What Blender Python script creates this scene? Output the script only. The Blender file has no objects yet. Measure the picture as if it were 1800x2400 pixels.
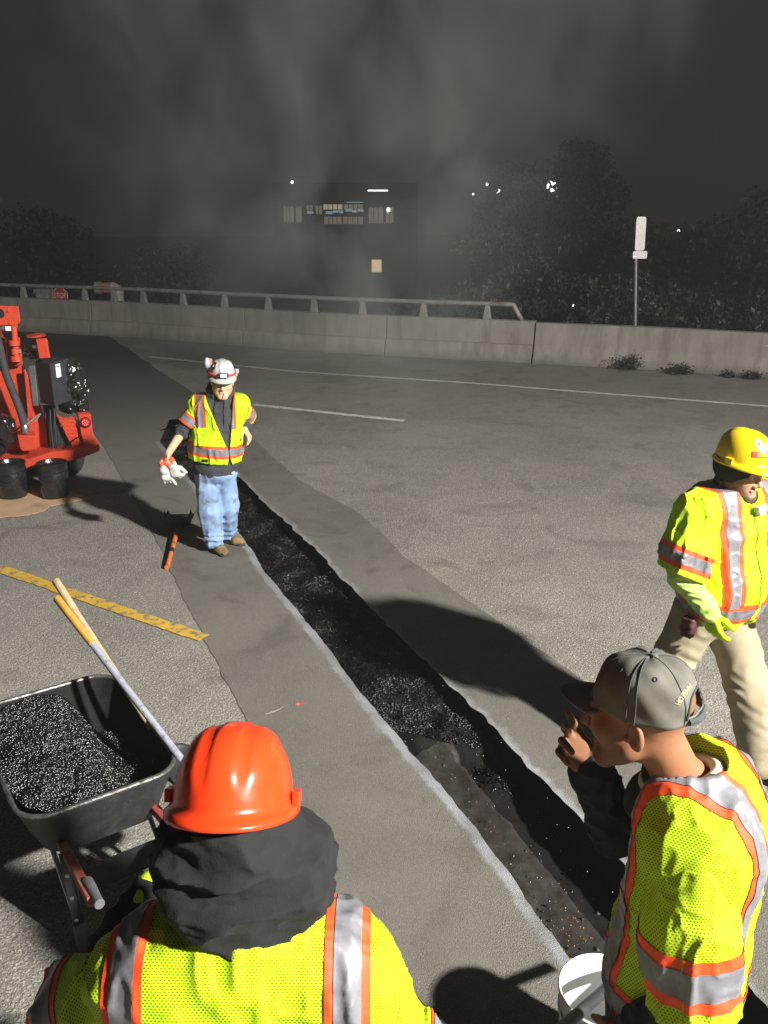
import bpy, bmesh, math, random
import numpy as np
from mathutils import Vector, Matrix
from mathutils.geometry import tessellate_polygon
random.seed(7); RNG = np.random.default_rng(7)
R = math.radians
scene = bpy.context.scene
COL = scene.collection

# ------------------------------------------------------------------ camera
FPX, PITCH, HC = 2050.0, R(19.0), 2.85          # focal length in photo pixels, tilt, eye height (m)
cam_d = bpy.data.cameras.new('camera'); cam = bpy.data.objects.new('camera', cam_d); COL.objects.link(cam)
cam.location = (0, 0, HC); cam.rotation_euler = (R(90) - PITCH, 0, 0)
cam_d.sensor_fit = 'VERTICAL'; cam_d.sensor_height = 36.0; cam_d.sensor_width = 27.0
cam_d.lens = FPX / 2400.0 * 36.0
cam_d.clip_start = 0.05; cam_d.clip_end = 600
scene.camera = cam

# ------------------------------------------------------------------ world: night sky over a town
world = bpy.data.worlds.new('World'); scene.world = world; world.use_nodes = True
wn = world.node_tree
bg = wn.nodes['Background']; bg.inputs[0].default_value = (1.0, 0.96, 0.90, 1); bg.inputs[1].default_value = 0.014
scene.view_settings.view_transform = 'Standard'; scene.view_settings.look = 'None'
scene.view_settings.exposure = 0.0; scene.view_settings.gamma = 1.0
scene.view_settings.use_curve_mapping = False
LAMP_POS = Vector((10.5, -4.5, 9.0)); LAMP_AIM = Vector((-1.0, 5.0, 0.5)); LAMP_W = 3700.0
scene.cycles.volume_step_rate = 1.0; scene.cycles.volume_max_steps = 128
scene.cycles.use_denoising = True
scene.cycles.use_adaptive_sampling = True; scene.cycles.adaptive_threshold = 0.04
scene.cycles.max_bounces = 5; scene.cycles.diffuse_bounces = 3; scene.cycles.glossy_bounces = 2; scene.cycles.transmission_bounces = 2; scene.cycles.volume_bounces = 0

_c, _s = math.cos(PITCH), math.sin(PITCH)
def ray(px, py):
    u = (px - 900) / FPX; v = (py - 1200) / FPX
    return np.array([u, _c - v * _s, -_s - v * _c])
def G(px, py, z=0.0):                      # photo pixel -> point on the level plane at height z
    r = ray(px, py); return np.array([0, 0, HC]) + r * ((z - HC) / r[2])
def D(px, py, y):                          # photo pixel -> point at distance y down the road
    r = ray(px, py); return np.array([0, 0, HC]) + r * (y / r[1])

# ------------------------------------------------------------------ object helpers
def empty(name, loc, label=None, cat=None, group=None, rz=0):
    o = bpy.data.objects.new(name, None); COL.objects.link(o); o.location = loc; o.rotation_euler = (0, 0, rz)
    o.empty_display_size = 0.1
    if label: tag(o, label, cat, group)
    return o
def tag(o, label=None, cat=None, group=None, kind=None):
    if label: o['label'] = label
    if cat: o['category'] = cat
    if group: o['group'] = group
    if kind: o['kind'] = kind
    return o
def link(name, me, mat, parent=None, world_space=True):
    o = bpy.data.objects.new(name, me); COL.objects.link(o)
    if mat is not None:
        for m in (mat if isinstance(mat, (list, tuple)) else [mat]): me.materials.append(m)
    if parent is not None:
        o.parent = parent
        if world_space:                    # the mesh is written in world coordinates
            o.matrix_parent_inverse = wmat(parent).inverted()
    return o
def wmat(o):
    m = Matrix.LocRotScale(o.location, o.rotation_euler, o.scale)
    if o.parent is not None: m = wmat(o.parent) @ o.matrix_parent_inverse @ m
    return m
def npmesh(name, V, F, smooth=True):
    me = bpy.data.meshes.new(name)
    V = np.asarray(V, dtype=np.float32); F = np.asarray(F, dtype=np.int32)
    nf, k = F.shape
    me.vertices.add(len(V)); me.vertices.foreach_set('co', V.ravel())
    me.loops.add(nf * k); me.loops.foreach_set('vertex_index', F.ravel())
    me.polygons.add(nf); me.polygons.foreach_set('loop_start', np.arange(0, nf * k, k, dtype=np.int32))
    me.polygons.foreach_set('loop_total', np.full(nf, k, dtype=np.int32))
    if smooth: me.polygons.foreach_set('use_smooth', np.ones(nf, dtype=bool))
    me.update(calc_edges=True); me.validate()
    return me
class MB:                                  # collects simple shapes and links them as one mesh
    def __init__(s): s.V = []; s.F = []
    def add(s, V, F):
        b = len(s.V); s.V += [tuple(map(float, v)) for v in V]; s.F += [tuple(b + i for i in f) for f in F]; return s
    def box(s, c, d, M=None):
        hx, hy, hz = d[0] / 2, d[1] / 2, d[2] / 2
        P = [Vector((x, y, z)) for x in (-hx, hx) for y in (-hy, hy) for z in (-hz, hz)]
        if M is not None: P = [M @ p for p in P]
        P = [p + Vector(c) for p in P]
        return s.add(P, [(0,1,3,2),(4,6,7,5),(0,4,5,1),(2,3,7,6),(0,2,6,4),(1,5,7,3)])
    def prism(s, poly, vec):               # polygon (3-D points) extruded along vec
        n = len(poly); A = [Vector(map(float, p)) for p in poly]; B = [p + Vector(map(float, vec)) for p in A]
        return s.add(A + B, [tuple(range(n))[::-1], tuple(range(n, 2 * n))] + [(i, (i + 1) % n, n + (i + 1) % n, n + i) for i in range(n)])
    def tube(s, pts, r, seg=10, cap=True, flat=None):
        pts = [Vector(map(float, p)) for p in pts]; n = len(pts)
        rr = r if isinstance(r, (list, tuple)) else [r] * n
        V = []; F = []; up = None
        for i, p in enumerate(pts):
            t = (pts[min(i + 1, n - 1)] - pts[max(i - 1, 0)]).normalized()
            if up is None: up = t.orthogonal().normalized()
            up = (up - t * up.dot(t)).normalized(); w = t.cross(up)
            for k in range(seg):
                a = 2 * math.pi * k / seg; V.append(p + (up * math.cos(a) + w * math.sin(a)) * rr[i])
        for i in range(n - 1):
            for k in range(seg):
                F.append((i * seg + k, i * seg + (k + 1) % seg, (i + 1) * seg + (k + 1) % seg, (i + 1) * seg + k))
        if cap: F.append(tuple(range(seg))[::-1]); F.append(tuple((n - 1) * seg + k for k in range(seg)))
        return s.add(V, F)
    def lathe(s, prof, c, seg=28, M=None, close=True):   # prof: (radius, z)
        V = []; F = []; n = len(prof)
        for (r, z) in prof:
            for k in range(seg):
                a = 2 * math.pi * k / seg; p = Vector((r * math.cos(a), r * math.sin(a), z))
                if M is not None: p = M @ p
                V.append(p + Vector(c))
        for i in range(n - 1):
            for k in range(seg):
                F.append((i * seg + k, i * seg + (k + 1) % seg, (i + 1) * seg + (k + 1) % seg, (i + 1) * seg + k))
        if close: F.append(tuple(range(seg))[::-1]); F.append(tuple((n - 1) * seg + k for k in range(seg)))
        return s.add(V, F)
    def build(s, name, mat, parent=None, smooth=False, bevel=0, world_space=True, seg=2):
        me = bpy.data.meshes.new(name); me.from_pydata(s.V, [], s.F)
        bm = bmesh.new(); bm.from_mesh(me)
        bmesh.ops.recalc_face_normals(bm, faces=bm.faces)
        if bevel:
            es = [e for e in bm.edges if len(e.link_faces) == 2 and e.calc_face_angle(0) > 0.5]
            bmesh.ops.bevel(bm, geom=es, offset=bevel, segments=seg, profile=0.5, affect='EDGES', clamp_overlap=True)
        bm.to_mesh(me); bm.free()
        if smooth:
            me.polygons.foreach_set('use_smooth', np.ones(len(me.polygons), dtype=bool))
            me.set_sharp_from_angle(angle=R(40))
        return link(name, me, mat, parent, world_space)
def copy_thing(o, label=None):
    c = o.copy(); COL.objects.link(c)
    if label: c['label'] = label
    for ch in list(o.children):
        d = ch.copy(); COL.objects.link(d); d.parent = c; d.matrix_parent_inverse = ch.matrix_parent_inverse
    return c

# ------------------------------------------------------------------ materials
def new_mat(name):
    m = bpy.data.materials.new(name); m.use_nodes = True
    nt = m.node_tree; return m, nt, nt.nodes['Principled BSDF']
def nd(nt, typ, **kw):
    n = nt.nodes.new(typ)
    for k, v in kw.items(): setattr(n, k, v)
    return n
def rgba(c): return (c[0], c[1], c[2], 1.0)
def mixc(nt, fac, a, b, blend='MIX'):
    m = nd(nt, 'ShaderNodeMix', data_type='RGBA', blend_type=blend)
    for sock, v in ((m.inputs[0], fac), (m.inputs[6], a), (m.inputs[7], b)):
        if isinstance(v, (int, float)): sock.default_value = v
        elif isinstance(v, (tuple, list)): sock.default_value = rgba(v)
        else: nt.links.new(v, sock)
    return m.outputs[2]
def mth(nt, op, a, b=None, c=None, clamp=False):
    m = nd(nt, 'ShaderNodeMath', operation=op); m.use_clamp = clamp
    for i, v in enumerate((a, b, c)):
        if v is None: continue
        if isinstance(v, (int, float)): m.inputs[i].default_value = v
        else: nt.links.new(v, m.inputs[i])
    return m.outputs[0]
def noise(nt, scale, detail=4, rough=0.55, co=None, dist=0.0):
    n = nd(nt, 'ShaderNodeTexNoise'); n.inputs['Scale'].default_value = scale; n.inputs['Detail'].default_value = detail
    n.inputs['Roughness'].default_value = rough; n.inputs['Distortion'].default_value = dist
    if co is not None: nt.links.new(co, n.inputs['Vector'])
    return n.outputs['Fac']
def ramp(nt, fac, stops):
    r = nd(nt, 'ShaderNodeValToRGB'); e = r.color_ramp.elements
    while len(e) < len(stops): e.new(0.5)
    for el, (p, c) in zip(e, stops):
        el.position = p; el.color = rgba(c) if isinstance(c, (tuple, list)) else (c, c, c, 1)
    nt.links.new(fac, r.inputs[0]); return r.outputs[0]
def objco(nt): return nd(nt, 'ShaderNodeTexCoord').outputs['Object']
def bump(nt, b, h, strength=0.3, dist=0.01):
    n = nd(nt, 'ShaderNodeBump'); n.inputs['Strength'].default_value = strength; n.inputs['Distance'].default_value = dist
    nt.links.new(h, n.inputs['Height']); nt.links.new(n.outputs[0], b.inputs['Normal']); return n
def simple(name, col, rough=0.6, metal=0.0, var=0.15, vs=12.0, bmp=0.0, bs=120.0, dirt=None, ds=4.0, dthr=(0.5, 0.7), spec=0.5, coat=0.0, sheen=0.0):
    m, nt, b = new_mat(name); co = objco(nt)
    f = noise(nt, vs, 5, 0.6, co)
    lo = tuple(c * (1 - var) for c in col); hi = tuple(min(1, c * (1 + var)) for c in col)
    c = mixc(nt, ramp(nt, f, [(0.3, 0.0), (0.7, 1.0)]), lo, hi)
    rsock = mth(nt, 'MULTIPLY_ADD', f, 0.25, rough - 0.12, clamp=True)
    if dirt is not None:
        d = ramp(nt, noise(nt, ds, 8, 0.65, co, 0.4), [(dthr[0], 0.0), (dthr[1], 1.0)])
        c = mixc(nt, d, c, dirt); rsock = mth(nt, 'MULTIPLY_ADD', d, 0.3, rsock, clamp=True)
    nt.links.new(c, b.inputs['Base Color']); nt.links.new(rsock, b.inputs['Roughness'])
    b.inputs['Metallic'].default_value = metal; b.inputs['Specular IOR Level'].default_value = spec
    b.inputs['Coat Weight'].default_value = coat; b.inputs['Sheen Weight'].default_value = sheen
    if bmp: bump(nt, b, noise(nt, bs, 3, 0.6, co), bmp, 0.004)
    return m
def emis(name, col, strength):
    m, nt, b = new_mat(name); b.inputs['Base Color'].default_value = rgba(tuple(c * 0.3 for c in col))
    b.inputs['Emission Color'].default_value = rgba(col); b.inputs['Emission Strength'].default_value = strength; m.cycles.emission_sampling = 'NONE'
    return m
def asphalt(name, base, stone, scale, amount, big=0.35, dustcol=None, crack=0.0, blend=False):
    m, nt, b = new_mat(name); co = objco(nt)
    v = nd(nt, 'ShaderNodeTexVoronoi'); v.inputs['Scale'].default_value = scale; nt.links.new(co, v.inputs['Vector'])
    v2 = nd(nt, 'ShaderNodeTexVoronoi'); v2.inputs['Scale'].default_value = scale * 2.7; nt.links.new(co, v2.inputs['Vector'])
    sep = nd(nt, 'ShaderNodeSeparateColor'); nt.links.new(v.outputs['Color'], sep.inputs[0])
    sep2 = nd(nt, 'ShaderNodeSeparateColor'); nt.links.new(v2.outputs['Color'], sep2.inputs[0])
    large = ramp(nt, noise(nt, 0.7, 6, 0.62, co, 0.6), [(0.3, 0.0), (0.7, 1.0)])
    mid = noise(nt, 6.0, 6, 0.65, co)
    dark = tuple(c * (1 - big) for c in base); lite = tuple(c * (1 + big) for c in base)
    c = mixc(nt, mth(nt, 'MULTIPLY_ADD', large, 0.55, mth(nt, 'MULTIPLY', mid, 0.45)), dark, lite)
    st = mth(nt, 'MULTIPLY', ramp(nt, sep.outputs[0], [(1 - amount, 0.0), (1.0, 1.0)]), ramp(nt, v.outputs['Distance'], [(0.25, 1.0), (0.5, 0.0)]))
    st2 = mth(nt, 'MULTIPLY', ramp(nt, sep2.outputs[1], [(1 - amount, 0.0), (1.0, 1.0)]), 0.6)
    c = mixc(nt, st, c, stone); c = mixc(nt, st2, c, tuple(x * 0.8 for x in stone))
    pit = ramp(nt, sep2.outputs[0], [(0.72, 0.0), (0.95, 0.75)])
    c = mixc(nt, pit, c, tuple(x * 0.35 for x in base))
    # tyre polish, oil spots and pale scuffs
    oil = ramp(nt, noise(nt, 1.7, 5, 0.5, co, 1.2), [(0.54, 0.0), (0.74, 0.6)])
    c = mixc(nt, oil, c, tuple(x * 0.45 for x in base))
    sm = nd(nt, 'ShaderNodeMapping'); sm.inputs['Scale'].default_value = (9, 40, 1); sm.inputs['Rotation'].default_value = (0, 0, 0.9)
    nt.links.new(co, sm.inputs['Vector'])
    sc = mth(nt, 'MULTIPLY', ramp(nt, noise(nt, 1.0, 5, 0.6, sm.outputs[0], 0.8), [(0.68, 0.0), (0.76, 1.0)]), 0.28)
    c = mixc(nt, sc, c, tuple(min(.5, x * 2.2) for x in base))
    if crack:
        cv = nd(nt, 'ShaderNodeTexVoronoi', feature='DISTANCE_TO_EDGE'); cv.inputs['Scale'].default_value = crack
        wob = nd(nt, 'ShaderNodeVectorMath', operation='MULTIPLY_ADD')
        nz = nd(nt, 'ShaderNodeTexNoise'); nz.inputs['Scale'].default_value = 3.0; nz.inputs['Detail'].default_value = 6; nt.links.new(co, nz.inputs['Vector'])
        nt.links.new(nz.outputs['Color'], wob.inputs[0]); wob.inputs[1].default_value = (0.5, 0.5, 0); nt.links.new(co, wob.inputs[2])
        nt.links.new(wob.outputs[0], cv.inputs['Vector'])
        cr = mth(nt, 'MULTIPLY', ramp(nt, cv.outputs['Distance'], [(0.0, 1.0), (0.012, 0.0)]), ramp(nt, noise(nt, 0.5, 3, 0.5, co), [(0.5, 0.0), (0.58, 0.8)]))
        c = mixc(nt, cr, c, (0.012, 0.011, 0.010))
    if dustcol is not None:
        at = nd(nt, 'ShaderNodeAttribute', attribute_name='dust')
        dn = mth(nt, 'MULTIPLY', ramp(nt, mth(nt, 'ADD', mth(nt, 'MULTIPLY', noise(nt, 3.5, 5, 0.7, co, 0.5), 0.5), mth(nt, 'MULTIPLY_ADD', noise(nt, 16, 7, 0.75, co, 0.5), 0.6, mth(nt, 'MULTIPLY', at.outputs['Fac'], 0.65))), [(0.72, 0.0), (0.92, 0.9)]), ramp(nt, noise(nt, 2.2, 5, .65, co, .5), [(0.30, 0.12), (0.62, 1.0)]), clamp=True)
        if blend: dn = mth(nt, 'MULTIPLY', at.outputs['Fac'], 1.0, clamp=True)
        c = mixc(nt, dn, c, dustcol)
    nt.links.new(c, b.inputs['Base Color'])
    b.inputs['Roughness'].default_value = 0.82; b.inputs['Specular IOR Level'].default_value = 0.35
    hgt = mth(nt, 'ADD', mth(nt, 'MULTIPLY', v.outputs['Distance'], -0.7), mth(nt, 'MULTIPLY', v2.outputs['Distance'], -0.4))
    bump(nt, b, hgt, 0.55, 0.012)
    return m

M = {}
M['road'] = asphalt('coarse_asphalt', (0.195, 0.182, 0.160), (0.45, 0.425, 0.38), 66, 0.46, 0.42)
M['old'] = asphalt('old_asphalt', (0.125, 0.120, 0.108), (0.33, 0.32, 0.29), 85, 0.40, crack=0.25)
M['patch'] = asphalt('fine_asphalt', (0.155, 0.144, 0.124), (0.29, 0.272, 0.238), 170, 0.25, 0.30, dustcol=(0.31, 0.325, 0.345))
M['tar'] = simple('tack_coat', (0.006, 0.0055, 0.005), 0.75, var=0.5, vs=9, bmp=0.6, bs=60, spec=0.2)
M['ledge'] = simple('trench_ledge', (0.020, 0.017, 0.013), 0.6, var=0.5, vs=14, bmp=1.0, bs=30, dirt=(0.008, 0.007, 0.006), ds=9)
def grit_mat(name='asphalt_mix', bright=False):
    m, nt, b = new_mat(name); g = nd(nt, 'ShaderNodeNewGeometry')
    b.inputs['Base Color'].default_value = (0.003, 0.0028, 0.0028, 1)
    nt.links.new(ramp(nt, g.outputs['Random Per Island'], [(0.0, 0.22), (1.0, 0.38)]), b.inputs['Roughness'])
    nt.links.new(ramp(nt, noise(nt, 4.5, 4, .6, objco(nt), .4), [(0.46, 0.05), (0.60, 1.0)]), b.inputs['Specular IOR Level'])
    if bright:
        nt.links.new(ramp(nt, noise(nt, 7, 4, .6, objco(nt), .4), [(0.34, 0.3), (0.50, 1.0)]), b.inputs['Specular IOR Level']); b.inputs['Coat Weight'].default_value = 0.6; b.inputs['Coat Roughness'].default_value = 0.28
    return m
M['grit'] = grit_mat(); M['grit_wet'] = grit_mat('wet_asphalt_mix', True)
def concrete_mat():
    m, nt, b = new_mat('concrete'); co = objco(nt)
    mp = nd(nt, 'ShaderNodeMapping'); mp.inputs['Scale'].default_value = (5.0, 5.0, 0.5); nt.links.new(co, mp.inputs['Vector'])
    c = mixc(nt, noise(nt, 2.2, 7, .65, co), (0.18, 0.166, 0.145), (0.34, 0.315, 0.28))
    c = mixc(nt, mth(nt, 'MULTIPLY', ramp(nt, noise(nt, 1.0, 6, .6, mp.outputs[0], .3), [(.45, 0.0), (.72, 1.0)]), .6), c, (0.12, 0.108, 0.092))
    c = mixc(nt, mth(nt, 'MULTIPLY', ramp(nt, noise(nt, 1.3, 6, .6, mp.outputs[0], .3), [(.60, 0.0), (.74, 1.0)]), .45), c, (0.42, 0.395, 0.355))
    sp = nd(nt, 'ShaderNodeSeparateXYZ'); nt.links.new(co, sp.inputs[0])
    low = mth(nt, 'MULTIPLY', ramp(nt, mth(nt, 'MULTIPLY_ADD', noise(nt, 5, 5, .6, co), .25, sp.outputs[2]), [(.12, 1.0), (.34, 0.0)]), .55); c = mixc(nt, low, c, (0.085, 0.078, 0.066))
    v = nd(nt, 'ShaderNodeTexVoronoi'); v.inputs['Scale'].default_value = 38; nt.links.new(co, v.inputs['Vector']); pit = ramp(nt, v.outputs['Distance'], [(0.05, .7), (0.16, 0.0)]); c = mixc(nt, pit, c, (0.05, 0.046, 0.04))
    nt.links.new(c, b.inputs['Base Color']); b.inputs['Roughness'].default_value = .9; bump(nt, b, mth(nt, 'ADD', noise(nt, 40, 5, .65, co), mth(nt, 'MULTIPLY', pit, -.6)), .5, .012); return m
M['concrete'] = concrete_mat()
M['galv'] = simple('weathered_metal', (0.30, 0.29, 0.27), 0.6, 0.3, var=0.2, vs=6, dirt=(0.15, 0.13, 0.11), ds=5)
M['white_paint'] = simple('white_paint', (0.62, 0.58, 0.55), 0.7, var=0.2, vs=8, dirt=(0.16, 0.15, 0.14), ds=22, dthr=(0.53, 0.70), bmp=0.4, bs=150)
M['yellow_paint'] = simple('yellow_paint', (0.52, 0.32, 0.035), 0.7, var=0.2, vs=8, dirt=(0.15, 0.135, 0.105), ds=11, dthr=(0.50, 0.60), bmp=0.5, bs=150)
M['lime'] = None
# ================================================================== THE SETTING
def poly_resample(P, n):
    P = np.asarray(P, float); d = np.r_[0, np.cumsum(np.linalg.norm(np.diff(P, axis=0), axis=1))]
    t = np.linspace(0, d[-1], n); return np.stack([np.interp(t, d, P[:, k]) for k in range(P.shape[1])], 1)
def wob(n, amp, smooth=3):
    w = RNG.normal(0, 1, n + 8 * smooth); k = np.ones(smooth) / smooth
    return np.convolve(w, k, 'same')[4 * smooth:4 * smooth + n] * amp * math.sqrt(smooth)

# trench edges, read from the photograph on the road plane; both run from far to near
TL = [G(*p)[:2] for p in [(372, 1035), (440, 1118), (512, 1205), (559, 1248), (586, 1286), (620, 1340), (705, 1443), (765, 1515), (814, 1584), (868, 1650), (922, 1709), (1085, 1910), (1193, 2051), (1335, 2251)]]
TR = [G(*p)[:2] for p in [(395, 985), (467, 1042), (559, 1118), (694, 1248), (803, 1356), (922, 1481), (1042, 1600), (1172, 1725), (1302, 1866), (1443, 2007)]]
d0 = (TL[-1] - TL[-3]); d0 /= np.linalg.norm(d0)
TL.append(TL[-1] + d0 * 1.6); d1 = (TR[-1] - TR[-3]); d1 /= np.linalg.norm(d1); TR.append(TR[-1] + d1 * 2.2)
NS = 260
TL = poly_resample(TL, NS); TR = poly_resample(TR, NS)
nrm = np.array([(TL[-1] - TL[0])[1], -(TL[-1] - TL[0])[0]]); nrm /= np.linalg.norm(nrm)
TL += nrm * wob(NS, 0.006, 5)[:, None]; TR += nrm * (wob(NS, 0.006, 2) + wob(NS, 0.008, 9))[:, None]

# barrier foot line along the far side of the road
BAR = [G(*p)[:2] for p in [(51, 778), (295, 791), (760, 827), (1226, 852), (1519, 868), (1800, 888)]]
bl = BAR[0] + (BAR[0] - BAR[1]) * 1.3; bl0 = bl + np.array([-14, 9.0])
br = BAR[-1] + (BAR[-1] - BAR[-2]) * 1.5; br0 = br + (BAR[-1] - BAR[-2]) * 9
BARF = [bl0, bl] + BAR + [br, br0]
# road slab: one sheet with the trench cut out of it
back = [p + np.array([0.12, 0.45]) for p in BARF]
outer = [np.array([-26.0, back[0][1]])] + back + [np.array([back[-1][0], -14.0]), np.array([-26.0, -14.0])]
hole = list(TL) + list(TR[::-1])
loops = [[Vector((p[0], p[1], 0)) for p in outer], [Vector((p[0], p[1], 0)) for p in hole]]
tri = tessellate_polygon(loops)
V = [tuple(v) for lp in loops for v in lp]
me = bpy.data.meshes.new('road'); me.from_pydata(V, [], tri)
bm = bmesh.new(); bm.from_mesh(me); bmesh.ops.recalc_face_normals(bm, faces=bm.faces)
for f in bm.faces:
    if f.normal.z < 0: f.normal_flip()
bm.to_mesh(me); bm.free()
tag(link('road', me, M['road']), kind='structure')

# land beyond the barrier: an embankment falling away to a lower plain
E1 = [p + np.array([0.12, 0.46]) for p in BARF]
gx = []; rows = []
prof = [(0.0, -0.02), (0.6, -0.06), (3.0, -1.2), (9.0, -4.2), (14.0, -5.0), (60.0, -5.2), (320.0, -5.2)]
P = poly_resample(E1, 60)
for dd, z in prof: rows.append([(p[0] + 0.18 * dd * (1 if dd < 20 else 0), p[1] + dd, z + (RNG.normal(0, 0.12) if 0.7 < dd < 50 else 0)) for p in P])
V = [v for r in rows for v in r]; n = len(P)
Fq = [(i * n + j, i * n + j + 1, (i + 1) * n + j + 1, (i + 1) * n + j) for i in range(len(rows) - 1) for j in range(n - 1)]
M['soil'] = simple('dark_soil', (0.035, 0.034, 0.024), 0.95, var=0.5, vs=2.0, bmp=0.5, bs=12)
tag(link('terrain', npmesh('terrain', V, Fq), M['soil']), kind='structure')
M['dirt_ground'] = M['soil']
tag(MB().add([(-320, -300, -5.6), (320, -300, -5.6), (320, 320, -5.6), (-320, 320, -5.6)], [(0, 1, 2, 3)]).build('ground', M['soil']), kind='structure')

# finer asphalt strip the trench was cut into: left of the trench, right of it and beyond its far end
SEAM = [G(*p)[:2] for p in [(150, 905), (205, 985), (266, 1085), (358, 1248), (418, 1375), (477, 1497), (564, 1660)]]
ds = SEAM[-1] - SEAM[-3]; ds /= np.linalg.norm(ds); SEAM.append(SEAM[-1] + ds * 2.0); SEAM.append(SEAM[-1] + ds * 3.5)
RBND = [G(*p)[:2] for p in [(358, 857), (456, 922), (575, 1014), (705, 1128), (760, 1158), (785, 1172), (845, 1205), (944, 1302), (1085, 1400), (1200, 1480), (1330, 1570)]]
dr = RBND[-1] - RBND[-3]; dr /= np.linalg.norm(dr); RBND.append(RBND[-1] + dr * 1.6); RBND.append(RBND[-1] + dr * 2.6)
def strip(name, A, B, ts, z, mat, dustA=0, dustB=0, jag=0.0, along_=None):
    """sheet between two edge lines; the 'dust' attribute says how much saw-cut slurry lies there"""
    n = len(A); V = []; dust = []
    for t in ts:
        w = A * (1 - t) + B * t
        if t == ts[-1] and jag: w = w + wob(n, jag, 3)[:, None] * np.array([0.8, 0.6])
        wid = np.linalg.norm(B - A, axis=1)
        V.append(np.c_[w, np.full(n, z)])
        dust.append(np.maximum(dustA * np.exp(-(t * wid / 0.06) ** 2), dustB * np.exp(-((1 - t) * wid / 0.075) ** 2)))
    if along_ is not None: dust = [np.interp(np.linspace(0, 1, n), *along_)] * len(ts)
    V = np.concatenate(V); k = len(ts)
    F = [(i * n + j, (i + 1) * n + j, (i + 1) * n + j + 1, i * n + j + 1) for i in range(k - 1) for j in range(n - 1)]
    me = npmesh(name, V, F, False)
    bm = bmesh.new(); bm.from_mesh(me)
    for f in bm.faces:
        if f.normal.z < 0: f.normal_flip()
    bm.to_mesh(me); bm.free()
    at = me.attributes.new('dust', 'FLOAT', 'POINT'); at.data.foreach_set('value', np.concatenate(dust).astype(np.float32))
    return link(name, me, mat)
SE = poly_resample(SEAM, NS); RB = poly_resample(RBND, NS)
# pair each trench station with the point of the seam at the same distance along the road
def along(P, Q):
    ax = np.array([0.55, -0.83]); ax /= np.linalg.norm(ax)
    p = P @ ax; q = Q @ ax; o = np.argsort(q); return np.stack([np.interp(p, q[o], Q[o, k]) for k in (0, 1)], 1)
ts = [0, 0.02, 0.05, 0.09, 0.14, 0.2, 0.3, 0.5, 0.8, 1.0]
tag(strip('asphalt_patch_left', TL, along(TL, SE), ts, 0.004, M['patch'], dustA=1.0, jag=0.006), kind='structure')
tag(strip('asphalt_patch_right', TR, along(TR, RB), ts, 0.004, M['patch'], dustA=0.55, jag=0.006), kind='structure')
far_n = 60
FL = poly_resample([G(330 * 0 - 40, 765)[:2], G(60, 815)[:2], G(140, 890)[:2], along(TL[:1], SE)[0], TL[0] * .5 + along(TL[:1], SE)[0] * .5, TL[0]], far_n)
FR = poly_resample([G(235, 778)[:2], G(300, 815)[:2], G(358, 857)[:2], along(TR[:1], RB)[0], TR[0] * .5 + along(TR[:1], RB)[0] * .5, TR[0]], far_n)
M['patch_far'] = asphalt('fresh_asphalt', (0.040, 0.037, 0.034), (0.10, 0.10, 0.09), 150, 0.2, 0.3, dustcol=(0.150, 0.142, 0.126), blend=True)
tag(strip('asphalt_patch_far', FL, FR, [0, .25, .5, .75, 1.0], 0.005, M['patch_far'], jag=0.02, along_=([0, .45, .75, .9, 1], [0, .1, .45, .8, 1.0])), kind='structure')
# the last piece between the far strip and the trench mouth
tag(strip('asphalt_patch_middle', poly_resample([FL[-1], TL[0]], 20), poly_resample([FR[-1], TR[0]], 20), [0, .5, 1.0], 0.003, M['patch']), kind='structure') if False else None

# painted lines
def line(name, pts, w, mat, label, z=0.006, seg=80, jag=0.006):
    P = poly_resample([np.array(p)[:2] for p in pts], seg); t = np.gradient(P, axis=0); t /= np.linalg.norm(t, axis=1)[:, None]
    nn = np.c_[-t[:, 1], t[:, 0]]
    A = P + nn * (w / 2 + wob(seg, jag, 2)[:, None]); B = P - nn * (w / 2 + wob(seg, jag, 2)[:, None])
    V = np.r_[np.c_[A, np.full(seg, z)], np.c_[B, np.full(seg, z)]]
    F = [(i, i + 1, seg + i + 1, seg + i) for i in range(seg - 1)]
    me = npmesh(name, V, F, False); bm = bmesh.new(); bm.from_mesh(me)
    for f in bm.faces:
        if f.normal.z < 0: f.normal_flip()
    bm.to_mesh(me); bm.free()
    o = link(name, me, mat); tag(o, kind='structure'); return o
line('edge_line', [G(322 * 1.085, 771 * 1.085), G(700, 872), G(1085, 897), G(1800, 953), G(2300, 992)], 0.11, M['white_paint'], '')
line('lane_line', [G(594, 949), G(947, 987)], 0.13, M['white_paint'], '')
line('parking_line', [G(-120, 1305), G(0, 1334), G(478, 1497)], 0.115, M['yellow_paint'], '', z=0.0075, jag=0.004)
line('lane_line', [G(-230, 795), G(140, 905)], 0.1, M['white_paint'], '') if False else None

# ------------------------------------------------------------------ trench
def vnoise2(x, y, s, seed=0):
    x = x * s; y = y * s; xi = np.floor(x).astype(int); yi = np.floor(y).astype(int); xf = x - xi; yf = y - yi
    def h(a, b): return (np.sin((a * 127.1 + b * 311.7 + seed * 74.7)) * 43758.5453) % 1.0
    u = xf * xf * (3 - 2 * xf); v = yf * yf * (3 - 2 * yf)
    return (h(xi, yi) * (1 - u) + h(xi + 1, yi) * u) * (1 - v) + (h(xi, yi + 1) * (1 - u) + h(xi + 1, yi + 1) * u) * v
def sstep(a, b, x): t = np.clip((x - a) / (b - a), 0, 1); return t * t * (3 - 2 * t)
sY = (TL[:, 1] + TR[:, 1]) / 2                               # distance down the road of each station
yA = G(900, 1705)[1]; yB = G(1130, 1770)[1]                  # where the loose mix stops on the ledge / in the channel
def ed(E, i):
    i = np.asarray(i, float); a = np.clip(np.floor(i).astype(int), 0, NS - 2); f = (i - a)[..., None]; return E[a] * (1 - f) + E[a + 1] * f
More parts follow.
